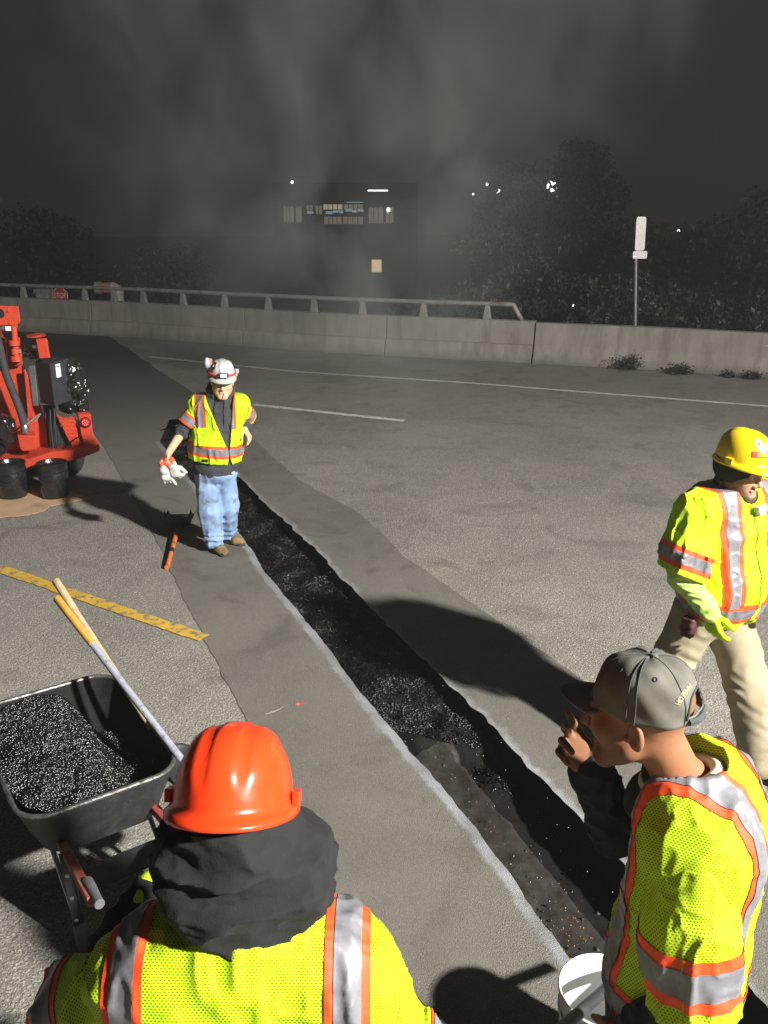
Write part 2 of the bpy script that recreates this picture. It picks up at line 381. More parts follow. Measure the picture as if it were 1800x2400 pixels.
def trench_z(i, t):
    """depth of the trench floor at station i (array) and fraction t across"""
    l_, r_ = ed(TL, i), ed(TR, i); x = l_[..., 0] * (1 - t) + r_[..., 0] * t; y = l_[..., 1] * (1 - t) + r_[..., 1] * t
    n1 = vnoise2(x, y, 5, 1) - .5; n2 = vnoise2(x, y, 17, 2) - .5; n3 = vnoise2(x, y, 60, 3) - .5
    fill = -0.085 + 0.05 * n1 + 0.025 * n2 + 0.008 * n3
    ledge = -0.105 + 0.03 * n1 + 0.022 * n2 + 0.008 * n3 - 0.10 * sstep(0.47, 0.56, t + 0.05 * n1)
    yy = y + 0.10 * n1 + (t - 0.4) * 0.25
    k = sstep(yA - 0.16, yA + 0.06, yy)
    pile = 0.075 * np.exp(-(((y - yB) / 0.16) ** 2)) * np.exp(-(((t - 0.80) / 0.22) ** 2))
    return fill * k + (ledge + pile) * (1 - k)
NT = 26
ii = np.repeat(np.arange(NS)[None, :], NT, 0); tt = np.repeat(np.linspace(0, 1, NT)[:, None], NS, 1)
TZ = trench_z(ii, tt)
X = TL[ii, 0] * (1 - tt) + TR[ii, 0] * tt; Y = TL[ii, 1] * (1 - tt) + TR[ii, 1] * tt
V = np.stack([X, Y, TZ], -1).reshape(-1, 3)
F = np.array([(a * NS + b, (a + 1) * NS + b, (a + 1) * NS + b + 1, a * NS + b + 1) for a in range(NT - 1) for b in range(NS - 1)])
me = npmesh('trench_floor', V, F[:, ::-1], True)
fc = np.array([[ (f // NS), (f % NS)] for f in F[:, 0]])
o = link('trench_floor', me, [M['tar'], M['ledge']]); tag(o, kind='structure')
mi = np.where((fc[:, 0] < NT * 0.55) & (sY[fc[:, 1]] < yA + 0.02), 1, 0).astype(np.int32)
me.polygons.foreach_set('material_index', mi)
def wall(name, E, Zb, sgn):
    n = len(E); rows = []
    for k, f in enumerate((0.0, 0.12, 0.35, 0.6, 0.85, 1.05)):
        off = sgn * (0.012 * math.sin(f * 3) + wob(n, 0.005, 2)) * (0 if k == 0 else 1)
        z = 0.0045 * (1 - f) + (Zb - 0.01) * f
        rows.append(np.c_[E + nrm * off[:, None] if k else E, z])
    V = np.concatenate(rows); F = [(i * n + j, i * n + j + 1, (i + 1) * n + j + 1, (i + 1) * n + j) for i in range(5) for j in range(n - 1)]
    return tag(link(name, npmesh(name, V, F, True), M['tar']), kind='structure')
wall('trench_wall_right', TR, TZ[-1], 1); wall('trench_wall_left', TL, TZ[0], -1)
e0 = np.r_[np.c_[np.linspace(TL[0], TR[0], 12), np.full(12, 0.004)], np.c_[np.linspace(TL[0], TR[0], 12), np.full(12, -0.16)]]
tag(link('trench_wall_end', npmesh('trench_wall_end', e0, [(i, i + 1, 12 + i + 1, 12 + i) for i in range(11)]), M['tar']), kind='structure')

OCT = np.array([(1,0,0),(-1,0,0),(0,1,0),(0,-1,0),(0,0,1),(0,0,-1)], float)
OCTF = np.array([(0,2,4),(2,1,4),(1,3,4),(3,0,4),(2,0,5),(1,2,5),(3,1,5),(0,3,5)])
def grit(name, P, smin, smax, mat, parent=None):
    n = len(P); s = RNG.uniform(smin, smax, (n, 1, 1)) * RNG.uniform(0.7, 1.3, (n, 1, 3))
    V = OCT[None] * RNG.uniform(0.75, 1.2, (n, 6, 1)) * s
    q = RNG.normal(0, 1, (n, 4)); q /= np.linalg.norm(q, axis=1)[:, None]; w, x, y, z = q.T
    Rm = np.stack([1-2*(y*y+z*z), 2*(x*y-w*z), 2*(x*z+w*y), 2*(x*y+w*z), 1-2*(x*x+z*z), 2*(y*z-w*x), 2*(x*z-w*y), 2*(y*z+w*x), 1-2*(x*x+y*y)], 1).reshape(n, 3, 3)
    V = np.einsum('nij,nkj->nki', Rm, V) + P[:, None, :]
    F = OCTF[None] + (np.arange(n) * 6)[:, None, None]
    o = link(name, npmesh(name, V.reshape(-1, 3), F.reshape(-1, 3), False), mat, parent)
    return o
N = 44000
si = RNG.uniform(0, NS - 1.01, N); tt_ = RNG.uniform(0.01, 0.99, N)
l_, r_ = ed(TL, si), ed(TR, si); x = l_[:, 0] * (1 - tt_) + r_[:, 0] * tt_; y = l_[:, 1] * (1 - tt_) + r_[:, 1] * tt_
filled = (y > yA + 0.02 - 0.10 * (vnoise2(x, y, 5, 1) - .5) - (tt_ - 0.4) * 0.25)
pile = np.exp(-(((y - yB) / 0.15) ** 2)) * np.exp(-(((tt_ - 0.8) / 0.2) ** 2)) > RNG.uniform(0.25, 1, N)
loose = (vnoise2(x, y, 7, 9) > 0.74) & (RNG.uniform(0, 1, N) < 0.10)
keep = (filled & (y < 12)) | pile | loose
jx, jy = RNG.normal(0, .012, (2, N))
P = np.c_[x + jx * 0, y + jy * 0, trench_z(si, tt_) + RNG.uniform(-0.001, 0.006, N)][keep]
dens = RNG.uniform(0, 1, len(P)) < np.clip(0.25 + 6.0 / np.maximum(P[:, 1], 2) ** 1.2, 0, 1)
P = P[dens]
o = grit('asphalt_mix', P, 0.0042, 0.0105, M['grit'])
tag(o, 'black glittering loose asphalt mix lying in the trench', 'asphalt', kind='stuff')
# crumbs of old orange paint and pale chips on the trench ledge
M['chip_orange'] = simple('orange_chips', (0.55, 0.22, 0.06), 0.6); M['chip_pale'] = simple('pale_chips', (0.45, 0.43, 0.40), 0.7)
n = 70; t_ = np.clip(RNG.normal(0.30, 0.09, n), .05, .47); yc = np.clip(np.where(RNG.uniform(0, 1, n) < .7, RNG.normal(G(1265, 2120)[1], 0.07, n), RNG.normal(G(1200, 1960)[1], 0.35, n)), 2.3, 4.2)
si = np.array([np.argmin(abs(sY - v)) for v in yc]) + RNG.uniform(-1, 1, n)
l_, r_ = ed(TL, si), ed(TR, si); P = np.c_[l_ * (1 - t_)[:, None] + r_ * t_[:, None], trench_z(si, t_) + 0.002]
tag(grit('chips', P, 0.0012, 0.0034, M['chip_orange']), 'orange paint crumbs scattered on the trench ledge', 'crumbs', kind='stuff')
n = 420; si = RNG.uniform(0, NS - 2, n); t_ = RNG.uniform(0.02, .98, n)
l_, r_ = ed(TL, si), ed(TR, si); P = np.c_[l_ * (1 - t_)[:, None] + r_ * t_[:, None], trench_z(si, t_) + 0.003]
P = P[P[:, 1] < yA + .1]
tag(grit('pebbles', P, 0.0015, 0.0035, M['chip_pale']), 'pale stone crumbs scattered in the open near end of the trench', 'crumbs', kind='stuff')
n = 240; si = RNG.uniform(0, NS - 2, n); t_ = np.where(RNG.uniform(0, 1, n) < .6, RNG.uniform(.02, .55, n), RNG.uniform(.55, .98, n))
l_, r_ = ed(TL, si), ed(TR, si); P = np.c_[l_ * (1 - t_)[:, None] + r_ * t_[:, None], trench_z(si, t_) - 0.002]
P = P[P[:, 1] < yA + .05]
tag(grit('rubble', P, 0.005, 0.017, M['ledge']), 'dark broken asphalt lumps in the open near end of the trench', 'rubble', kind='stuff')
# gravel crumbs loose on the road
n = 1500; P = np.c_[RNG.uniform(-4, 3.5, n), RNG.uniform(1.5, 11, n), np.full(n, 0.006)]
tag(grit('road_grit', P, 0.001, 0.0032, M['chip_pale']), 'loose crumbs of stone on the asphalt', 'grit', kind='stuff')

# ------------------------------------------------------------------ concrete barrier, railing
def sweep(prof, path, name, mat, parent=None, bevel=0.0, jit=0.0):
    """profile (offset behind the foot line, height) swept along a ground path"""
    P = np.asarray(path, float); t = np.gradient(P, axis=0); t /= np.linalg.norm(t, axis=1)[:, None]; nn = np.c_[-t[:, 1], t[:, 0]]
    V = []; k = len(prof)
    for p, q in zip(P, nn):
        for (a, h) in prof: V.append((p[0] + q[0] * a, p[1] + q[1] * a, h))
    F = [(i * k + j, (i + 1) * k + j, (i + 1) * k + (j + 1) % k, i * k + (j + 1) % k) for i in range(len(P) - 1) for j in range(k)]
    F += [tuple(range(k)), tuple((len(P) - 1) * k + j for j in range(k))[::-1]]
    return MB().add(V, F).build(name, mat, parent, bevel=bevel)
def cut(P, x0, x1, n):
    P = poly_resample(P, 6000); m = P[(P[:, 0] >= x0) & (P[:, 0] <= x1)]; return poly_resample(m, n)
xj = [bl0[0], D(-330, 700, 24)[0], G(213, 785)[0], G(566, 812)[0], G(900, 838)[0], G(1245, 853)[0], br[0] + 1, br0[0] - 1]
wallprof = [(0, 0.0), (0.015, 0.09), (0.07, 0.345), (0.145, 0.36), (0.17, 0.80), (0.42, 0.80), (0.50, 0.0)]
rightprof = [(0.0, 0.0), (0.01, 0.08), (0.13, 0.36), (0.19, 0.775), (0.40, 0.775), (0.55, 0.0)]
lab = ['concrete barrier section far along the bend at the left edge', 'concrete barrier section behind the red machine', 'stepped concrete barrier section behind the stop sign and orange pipe',
       'stepped concrete barrier section behind the worker in grey hard hat', 'stepped concrete barrier section ending at the wide cracked joint',
       'plain concrete barrier section with the white sign post behind it', 'concrete barrier section running out of the right edge']
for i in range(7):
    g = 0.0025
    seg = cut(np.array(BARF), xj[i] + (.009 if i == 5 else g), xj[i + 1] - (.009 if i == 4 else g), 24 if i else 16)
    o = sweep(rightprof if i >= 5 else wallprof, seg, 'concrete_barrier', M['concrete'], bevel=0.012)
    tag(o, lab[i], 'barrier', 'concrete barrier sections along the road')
# crumbled joint filler
jp = G(1245, 853)
railP = cut(np.array(BARF), bl0[0], G(1190, 851)[0], 200)
t = np.gradient(railP, axis=0); t /= np.linalg.norm(t, axis=1)[:, None]; nn = np.c_[-t[:, 1], t[:, 0]]; railC = railP + nn * 0.29
rail = empty('metal_railing', (railC[-1][0], railC[-1][1], 0.8), 'long metal tube railing bolted on top of the concrete barrier', 'railing')
end = railC[-1]; tend = t[-1]
pts = [(p[0], p[1], 1.10) for p in railC[::4]] + [(end[0], end[1], 1.10), (end[0] + tend[0] * .02, end[1] + tend[1] * .02, 1.10), (end[0] + tend[0] * .2, end[1] + tend[1] * .2, 0.80)]
def ovaltube(pts, rx, rz):
    mb = MB(); mb.tube([(0, 0, 0), (1, 0, 0)], 1, 12); V = []; F = []; n = 12
    pts = [Vector(p) for p in pts]
    for i, p in enumerate(pts):
        tt = (pts[min(i + 1, len(pts) - 1)] - pts[max(i - 1, 0)]).normalized(); w = tt.cross(Vector((0, 0, 1))).normalized(); u = w.cross(tt)
        for k in range(n):
            a = 2 * math.pi * k / n; V.append(p + w * math.cos(a) * rx + u * math.sin(a) * rz)
    for i in range(len(pts) - 1):
        for k in range(n): F.append((i * n + k, i * n + (k + 1) % n, (i + 1) * n + (k + 1) % n, (i + 1) * n + k))
    F += [tuple(range(n))[::-1], tuple((len(pts) - 1) * n + k for k in range(n))]
    return MB().add(V, F)
ovaltube(pts, 0.055, 0.045).build('rail', M['galv'], rail, smooth=True)
for px in [-260, -170, -75, 55, 203, 262, 342, 430, 527, 627, 738, 857, 987, 1133]:
    # each post stands on the wall where the photograph shows it
    best = min(range(200), key=lambda i: abs(900 + FPX * railC[i][0] / (railC[i][1] * _c + 2.0 * _s) - px)); c = railC[best]; tx = Vector((t[best][0], t[best][1], 0)); ny = Vector((nn[best][0], nn[best][1], 0))
    base = Vector((c[0], c[1], 0.8))
    poly = [base - tx * .085 - ny * .05, base + tx * .085 - ny * .05, base + tx * .042 - ny * .04 + Vector((0, 0, .27)), base - tx * .042 - ny * .04 + Vector((0, 0, .27))]
    MB().prism(poly, ny * 0.09).build('post', M['galv'], rail, bevel=0.008)

# ------------------------------------------------------------------ signs and posts behind the barrier
M['sign_back'] = simple('bare_sign_sheet', (0.62, 0.60, 0.60), 0.5, 0.2, var=0.08, vs=3)
M['post_metal'] = simple('post_metal', (0.30, 0.29, 0.30), 0.5, 0.6, var=0.15)
ysign = 17.3
sp = empty('sign_post', D(1501, 770, ysign), 'tall grey post with blank white sign and small plate, behind the right barrier', 'sign')
A = D(1501, 800, ysign); B = D(1491, 520, ysign)
MB().tube([A + np.array([0, 0, -1.2]), B], 0.032, 10).build('post', M['post_metal'], sp, smooth=True)
def plate(px0, py0, px1, py1, y, name, mat, parent, th=0.012, rad=0.04, lean=0):
    p0 = D(px0, py1, y); p1 = D(px1, py0, y); w = p1[0] - p0[0]; h = p1[2] - p0[2]; c = (p0 + p1) / 2
    pts = []
    for cx, cz, a0 in ((w/2-rad, h/2-rad, 0), (-w/2+rad, h/2-rad, 90), (-w/2+rad, -h/2+rad, 180), (w/2-rad, -h/2+rad, 270)):
        for k in range(5): a = R(a0 + 22.5 * k); pts.append((c[0] + cx + rad * math.cos(a) - lean * (cz / h), c[1] - 0.045, c[2] + cz + rad * math.sin(a)))
    return MB().prism(pts, (0, th, 0)).build(name, mat, parent)
plate(1485, 508, 1515, 587, ysign, 'sign_panel', M['sign_back'], sp, lean=0.02)
plate(1481, 588, 1516, 606, ysign, 'small_plate', M['sign_back'], sp, rad=0.03)
# stop sign
def text_mesh(txt, size, name='lettering', extrude=0.0):
    cu = bpy.data.curves.new(name, 'FONT'); cu.body = txt; cu.size = size; cu.align_x = 'CENTER'; cu.align_y = 'CENTER'; cu.extrude = extrude
    ob = bpy.data.objects.new(name, cu); COL.objects.link(ob)
    dg = bpy.context.evaluated_depsgraph_get(); me = bpy.data.meshes.new_from_object(ob.evaluated_get(dg)); bpy.data.objects.remove(ob); me.materials.clear(); return me
ys = 25.5; c = D(141, 693, ys); rr = abs(D(159, 693, ys)[0] - c[0])
st = empty('stop_sign', (c[0], c[1], c[2] - 1.9), 'red octagonal STOP sign showing over the barrier at left', 'sign')
M['stop_red'] = simple('stop_red', (0.36, 0.022, 0.028), 0.45, var=0.12); M['stop_white'] = simple('stop_white', (0.6, 0.56, 0.55), 0.5)
octo = lambda r, y: [(c[0] + r * math.cos(R(22.5 + 45 * k)), y, c[2] + r * math.sin(R(22.5 + 45 * k))) for k in range(8)]
MB().prism(octo(rr * 1.08, c[1]), (0, 0.01, 0)).build('border', M['stop_white'], st)
MB().prism(octo(rr * 0.99, c[1] - 0.004), (0, 0.003, 0)).build('face', M['stop_red'], st)
me = text_mesh('STOP', rr * 0.82)
o = link('lettering', me, M['stop_white'], st); o.matrix_parent_inverse = Matrix(); o.location = (0, -0.008, 1.9); o.rotation_euler = (R(90), 0, 0); o.scale = (0.82, 1.15, 1)
MB().tube([(c[0], c[1] + 0.05, c[2] - 4.5), (c[0], c[1] + 0.05, c[2] + rr)], 0.03, 8).build('post', M['post_metal'], st)
# grey pillar box near it
pb = D(104, 700, 25.2); mb = MB(); mb.box((pb[0], pb[1], pb[2] - 1.6), (0.34, 0.34, 3.6)); mb.box((pb[0], pb[1], pb[2] + 0.22), (0.42, 0.42, 0.10))
tag(mb.build('utility_pillar', M['galv'], bevel=0.015), 'small grey utility pillar left of the stop sign', 'pillar')
# bent pipe with orange and pale bands
yp = 23.0; pa = D(277, 760, yp); pbn = D(277, 690, yp); pc = D(268, 680, yp); pd = D(236, 681, yp)
pipe = empty('vent_pipe', (pa[0], pa[1], pa[2] - 1.5), 'bent pale and orange pipe elbow rising behind the barrier', 'pipe')
M['pipe_o'] = simple('faded_orange', (0.36, 0.15, 0.10), 0.6, dirt=(0.16, 0.14, 0.12)); M['pipe_w'] = simple('faded_white', (0.34, 0.31, 0.28), 0.6)
MB().tube([pa + np.array([0, 0, -2]), pbn], 0.14, 14).build('riser', M['pipe_w'], pipe, smooth=True)
el = [pbn + (pc - pbn) * 0 + np.array([-0.16 * (1 - math.cos(a)), 0, 0.16 * math.sin(a)]) for a in np.linspace(0, math.pi / 2, 7)]
MB().tube(el, 0.15, 14).build('elbow', M['pipe_w'], pipe, smooth=True)
MB().tube([el[-1], el[-1] + np.array([-0.27, 0, 0])], 0.135, 14).build('arm', M['pipe_o'], pipe, smooth=True)
MB().tube([el[-1] + np.array([-0.26, 0, 0]), el[-1] + np.array([-0.40, 0, 0.0])], 0.16, 14).build('flange', M['galv'], pipe, smooth=True)
MB().tube([pbn + np.array([0, 0, -0.34]), pbn + np.array([0, 0, -0.20])], 0.145, 14).build('band', M['pipe_o'], pipe, smooth=True)

# ------------------------------------------------------------------ building and lights across the valley
M['facade'] = simple('dark_facade', (0.02, 0.019, 0.018), 0.9, var=0.3, vs=0.8)
M['win_warm'] = emis('lit_window_warm', (1.0, 0.82, 0.58), 0.30); M['win_dim'] = emis('lit_window_dim', (1.0, 0.86, 0.66), 0.10)
M['win_cool'] = emis('lit_display', (0.55, 0.80, 1.0), 0.28); M['tube'] = emis('lit_tube', (1.0, 0.92, 0.94), 3.0); M['bulb'] = emis('lit_lamp', (1.0, 0.96, 0.92), 5.0)
M['door_warm'] = emis('lit_door', (1.0, 0.72, 0.42), 0.75); M['dark'] = simple('dark_metal', (0.02, 0.02, 0.02), 0.5)
yb = 62.0
def facade_box(px0, py0, px1, py1, y, depth, name, mat, parent):
    a = D(px0, py1, y); b = D(px1, py0, y)
    return MB().box(((a[0] + b[0]) / 2, y + depth / 2, (a[2] + b[2]) / 2), (abs(b[0] - a[0]), depth, abs(b[2] - a[2]))).build(name, mat, parent)
bd = empty('office_building', (D(830, 600, yb)[0], yb, -5.2), 'dark distant building with a lit row of windows behind the smoke', 'building')
a = D(620, 0, yb)[0]; b = D(985, 0, yb)[0]; zt = D(800, 436, yb)[2]
MB().box(((a + b) / 2, yb + 6.2, (zt - 5.2) / 2), (b - a, 12, zt + 5.2)).build('wall', M['facade'], bd)
MB().box(((a + b) / 2, yb + 6.2, zt + 0.1), (b - a + 0.1, 12.1, 0.2)).build('roof', M['facade'], bd)
for (x0, y0, x1, y1, mt) in [(666, 483, 677, 520, 'win_dim'), (681, 484, 706, 522, 'win_dim'), (719, 481, 732, 494, 'win_dim'), (740, 482, 754, 503, 'win_dim'),
                             (758, 479, 802, 492, 'win_warm'), (806, 479, 850, 492, 'win_dim'), (864, 486, 898, 524, 'win_dim'), (904, 486, 922, 524, 'win_dim'), (760, 508, 800, 526, 'win_dim'), (804, 508, 850, 526, 'win_dim')]:
    w = facade_box(x0, y0, x1, y1, yb - 0.06, 0.18, 'window', M[mt], bd)
    fx0 = D(x0, y1, yb)[0]; fx1 = D(x1, y0, yb)[0]; z0 = D(x0, y1, yb)[2]; z1 = D(x1, y0, yb)[2]
    m = MB()
    for k in range(1, max(2, int((fx1 - fx0) / 0.28))): m.box((fx0 + (fx1 - fx0) * k / max(2, int((fx1 - fx0) / 0.28)), yb - 0.09, (z0 + z1) / 2), (0.05, 0.05, z1 - z0))
    m.box(((fx0 + fx1) / 2, yb - 0.09, z0), (fx1 - fx0, 0.06, 0.06)); m.build('frame', M['dark'], w)
for (x0, y0, x1, y1, mt) in [(764, 495, 779, 502, 'win_cool'), (780, 493, 793, 499, 'tubeD'), (795, 493, 804, 500, 'win_cool'), (810, 490, 824, 496, 'tubeD'), (825, 492, 836, 498, 'win_warm'), (838, 490, 852, 496, 'tubeD'), (720, 495, 734, 501, 'tubeD'), (907, 487, 914, 496, 'tube')]:
    facade_box(x0, y0, x1, y1, yb - 0.2, 0.1, 'display', M['win_cool'] if mt == 'tubeD' else M[mt], bd)
facade_box(862, 445, 909, 448, yb - 0.3, 0.1, 'strip_light', M['tube'], bd)
facade_box(812, 473, 851, 475, yb - 0.3, 0.1, 'strip_light', M['win_cool'], bd)
dw = facade_box(871, 609, 894, 638, yb - 0.06, 0.2, 'lit_doorway', M['door_warm'], bd)
facade_box(848, 610, 862, 640, yb - 0.06, 0.2, 'window', M['win_dim'], bd) if False else None
def lamp_post(px, py, y, label, r=0.09, mat='bulb', zb=-5.2):
    p = D(px, py, y); e = empty('street_lamp', (p[0], p[1], zb), label, 'lamp', 'distant street lamps')
    MB().lathe([(0.001, -r), (r, -r * .5), (r, r * .3), (r * .5, r), (0.001, r * 1.05)], p, 10).build('lamp_head', M[mat], e, smooth=True)
    MB().tube([(p[0] + 0.05, p[1] + 0.35, zb), (p[0] + .05, p[1] + .35, p[2] - 0.1), (p[0], p[1] + .1, p[2] + .1)], 0.05, 6).build('pole', M['dark'], e)
lamp_post(685, 427, 61.5, 'small distant street lamp above the lit building at left')
lamp_post(1141, 432, 50, 'leftmost distant street lamp of the pair left of the lit tree', 0.07)
lamp_post(1166, 446, 50, 'wide bright distant street lamp between the smoke and the lit tree', 0.14)
lamp_post(1590, 542, 40, 'single distant street lamp right of the white sign', 0.06)
lamp_post(1109, 455, 50, 'faint distant street lamp nearest the smoke plume', 0.05)
lamp_post(1294, 437, 41, 'bright warm street lamp shining through tree leaves', 0.22)
lamp_post(1344, 716, 30, 'low distant lamp just above the barrier near the bushes', 0.035, zb=-3)
pt = D(1262, 700, 38)
tag(MB().tube([(pt[0], 38, -5.3), (pt[0] - .1, 38, 3.1)], [0.19, 0.14], 10).build('utility_pole', simple('old_wood', (0.06, 0.05, 0.045), 0.9), smooth=True), 'dark wooden utility pole behind the bushes', 'pole')
M['tail'] = emis('car_tail_light', (1.0, 0.10, 0.16), 1.2)

# ------------------------------------------------------------------ vegetation: leaves as small folded faces
def leaf_mat(name, col):
    m, nt, b = new_mat(name); oi = nd(nt, 'ShaderNodeObjectInfo'); g = nd(nt, 'ShaderNodeNewGeometry')
    r = ramp(nt, g.outputs['Random Per Island'], [(0.0, tuple(c * .5 for c in col)), (1.0, tuple(c * 1.5 for c in col))])
    nt.links.new(r, b.inputs['Base Color']); b.inputs['Roughness'].default_value = 0.55
    b.inputs['Subsurface Weight'].default_value = 0.0
    return m
M['leaf_a'] = leaf_mat('leaf_green', (0.018, 0.022, 0.009)); M['leaf_b'] = leaf_mat('leaf_olive', (0.022, 0.022, 0.010)); M['bark'] = simple('bark', (0.06, 0.05, 0.04), 0.9, var=.4, bmp=.6, bs=30)
def leaves(P, size, up=0.3):
    n = len(P); d = RNG.normal(0, 1, (n, 3)); d[:, 2] -= up; d /= np.linalg.norm(d, axis=1)[:, None]
    a = RNG.normal(0, 1, (n, 3)); s = np.cross(d, a); s /= np.linalg.norm(s, axis=1)[:, None]; nn = np.cross(d, s)
    L = size * RNG.uniform(.6, 1.3, (n, 1)); W = L * 0.28
    V = np.stack([P, P + d * L * .45 + s * W + nn * L * .06, P + d * L, P + d * L * .45 - s * W + nn * L * .06], 1)
    F = np.array([(0, 1, 2), (0, 2, 3)])[None] + (np.arange(n) * 4)[:, None, None]
    return V.reshape(-1, 3), F.reshape(-1, 3)
def plant(name, base, top, rx, ry, nl, lsize, label, cat, mat, group, trunk=True, clumps=26, crown0=0.25):
    e = empty(name, base, label, cat, group); base = np.array(base); h = top - base[2]
    cs = []; mb = MB()
    for k in range(clumps):
        u = RNG.uniform(crown0, 1.0); ang = RNG.uniform(0, 2 * math.pi); rr_ = math.sqrt(RNG.uniform(0, 1)) * (1 - (abs(u - .6) / .62) ** 2 * .75)
        c = base + np.array([rx * rr_ * math.cos(ang), ry * rr_ * math.sin(ang), h * u]); cs.append(c)
        if k < 14: mid = base + np.array([(c - base)[0] * .3, (c - base)[1] * .3, h * u * .55]); mb.tube([base + np.array([0, 0, h * .12]), mid, c], [0.02 * h * .5, .012 * h * .5, .004], 6)
    if trunk: mb.tube([base - np.array([0, 0, .3]), base + np.array([.03 * h, 0, h * .4]), base + np.array([0, 0, h * .8])], [0.035 * h, 0.022 * h, .008 * h], 8)
    mb.build('trunk', M['bark'], e, smooth=True)
    P = []
    for c in cs:
        n = int(nl / clumps * RNG.uniform(.5, 1.5)); r = RNG.normal(0, 1, (n, 3)); r /= np.linalg.norm(r, axis=1)[:, None]
        P.append(c + r * (RNG.uniform(.2, 1, (n, 1)) ** .5) * np.array([rx, ry, h * .22]) * .38)
    V, F = leaves(np.concatenate(P), lsize); link('crown', npmesh('crown', V, F, False), mat, e)
    return e
bsh = 'bushes and trees behind the barrier'
for (px, py, y, top, rx, nl, ls, lb, mt) in [
    (1000, 760, 20.5, 0.95, 0.9, 1500, .10, 'low dark bush behind the railing, left of its sloped end', 'leaf_b'),
    (1150, 760, 21.5, 2.1, 1.3, 3500, .13, 'wide olive bush behind the sloped end of the railing', 'leaf_b'),
    (1250, 760, 22.5, 2.2, 1.1, 3000, .13, 'dense dark bush in front of the utility pole', 'leaf_a'),
    (1395, 780, 18.6, 1.75, 0.62, 3200, .12, 'tall leafy weed clump behind the right barrier left of the sign post', 'leaf_a'),
    (1462, 780, 18.3, 1.55, 0.45, 2200, .12, 'narrow leafy weed clump just left of the sign post', 'leaf_a'),
    (1600, 780, 18.8, 1.3, 1.2, 3500, .12, 'low spreading bush behind the barrier right of the sign post', 'leaf_b'),
    (1740, 790, 18.0, 1.2, 0.9, 2500, .12, 'low dark bush behind the barrier at the right edge', 'leaf_a')]:
    b = D(px, py, y); plant('bush', (b[0], y, -0.7 if y < 20 else -1.4), top, rx, rx * .8, nl, ls, lb, 'bush', M[mt], bsh, trunk=False, crown0=0.1)
for (px, y, zb, top, rx, nl, ls, lb, mt) in [
    (1330, 40, -5.2, 4.9, 2.6, 9000, .26, 'tall tree with leaves lit by the street lamp in it', 'leaf_a'),
    (1215, 44, -5.2, 4.4, 2.0, 5000, .26, 'slim tree left of the lamp-lit tree', 'leaf_b'),
    (1580, 30, -4.8, 2.4, 2.4, 8000, .20, 'broad tree right of the white sign with lamp light in its leaves', 'leaf_b'),
    (1760, 27, -4.8, 3.2, 2.3, 8000, .20, 'dark tree at the right edge behind the barrier', 'leaf_a'),
    (380, 42, -5.2, 1.2, 2.4, 5000, .24, 'dark tree beyond the barrier between pipe and worker', 'leaf_a'),
    (60, 44, -5.2, 2.6, 3.0, 7000, .26, 'large dark tree beyond the stop sign at left', 'leaf_a')]:
    b = D(px, 600, y); plant('tree', (b[0], y, zb), top, rx, rx * .8, nl, ls, lb, 'tree', M[mt], 'trees in the dark beyond the barrier', clumps=44, crown0=0.35)
# weeds at the barrier foot
for k, (px, py, w, lb) in enumerate([(1472, 862, .30, 'leafiest weed tuft at the foot of the right barrier'), (1590, 873, .22, 'flat weed tuft at the barrier foot right of the leafy one'), (1706, 880, .12, 'small weed tuft at the barrier foot near the right edge'), (1760, 884, .16, 'rightmost weed tuft at the barrier foot')]):
    b = G(px, py + 3); n = int(900 * w / .3); P = np.c_[RNG.normal(b[0], w * .5, n), b[1] + RNG.uniform(-.12, .03, n), abs(RNG.normal(0, .07 * w / .2, n))]
    V, F = leaves(P, .045, up=-.5); V[:, 2] = np.maximum(V[:, 2], 0.002); e = empty('weed', (b[0], b[1], 0), lb, 'weed', 'weeds at the barrier foot'); link('leaves', npmesh('leaves', V, F, False), M['leaf_b'], e)['kind'] = 'stuff'
# tail light of a parked car far below, seen between leaves
ct = D(1163, 702, 34)
car = empty('parked_car', (ct[0] - 0.6, 34, ct[2] - .8), 'dark car behind the bushes showing one red tail light', 'car')
mb = MB(); mb.prism([(ct[0] - 2.2, 34.1, ct[2] - .75), (ct[0] + 2.0, 34.1, ct[2] - .75), (ct[0] + 2.0, 34.1, ct[2] + .05), (ct[0] + 1.2, 34.1, ct[2] + .1), (ct[0] + .7, 34.1, ct[2] + .55), (ct[0] - 1.0, 34.1, ct[2] + .55), (ct[0] - 1.6, 34.1, ct[2] + .1), (ct[0] - 2.2, 34.1, ct[2])], (0, 1.7, 0))
mb.build('body', M['dark'], car, bevel=.06); MB().box((ct[0], 34.05, ct[2] - .05), (.14, .08, .07)).build('tail_light', M['tail'], car, bevel=.01)
for dx in (-1.35, 1.25): MB().lathe([(.05, 0), (.3, 0), (.32, .05), (.32, .16), (.3, .2)], (ct[0] + dx, 34.0, ct[2] - .72), 18, M=Matrix.Rotation(R(-90), 3, 'X')).build('wheel', M['dark'], car, smooth=True)

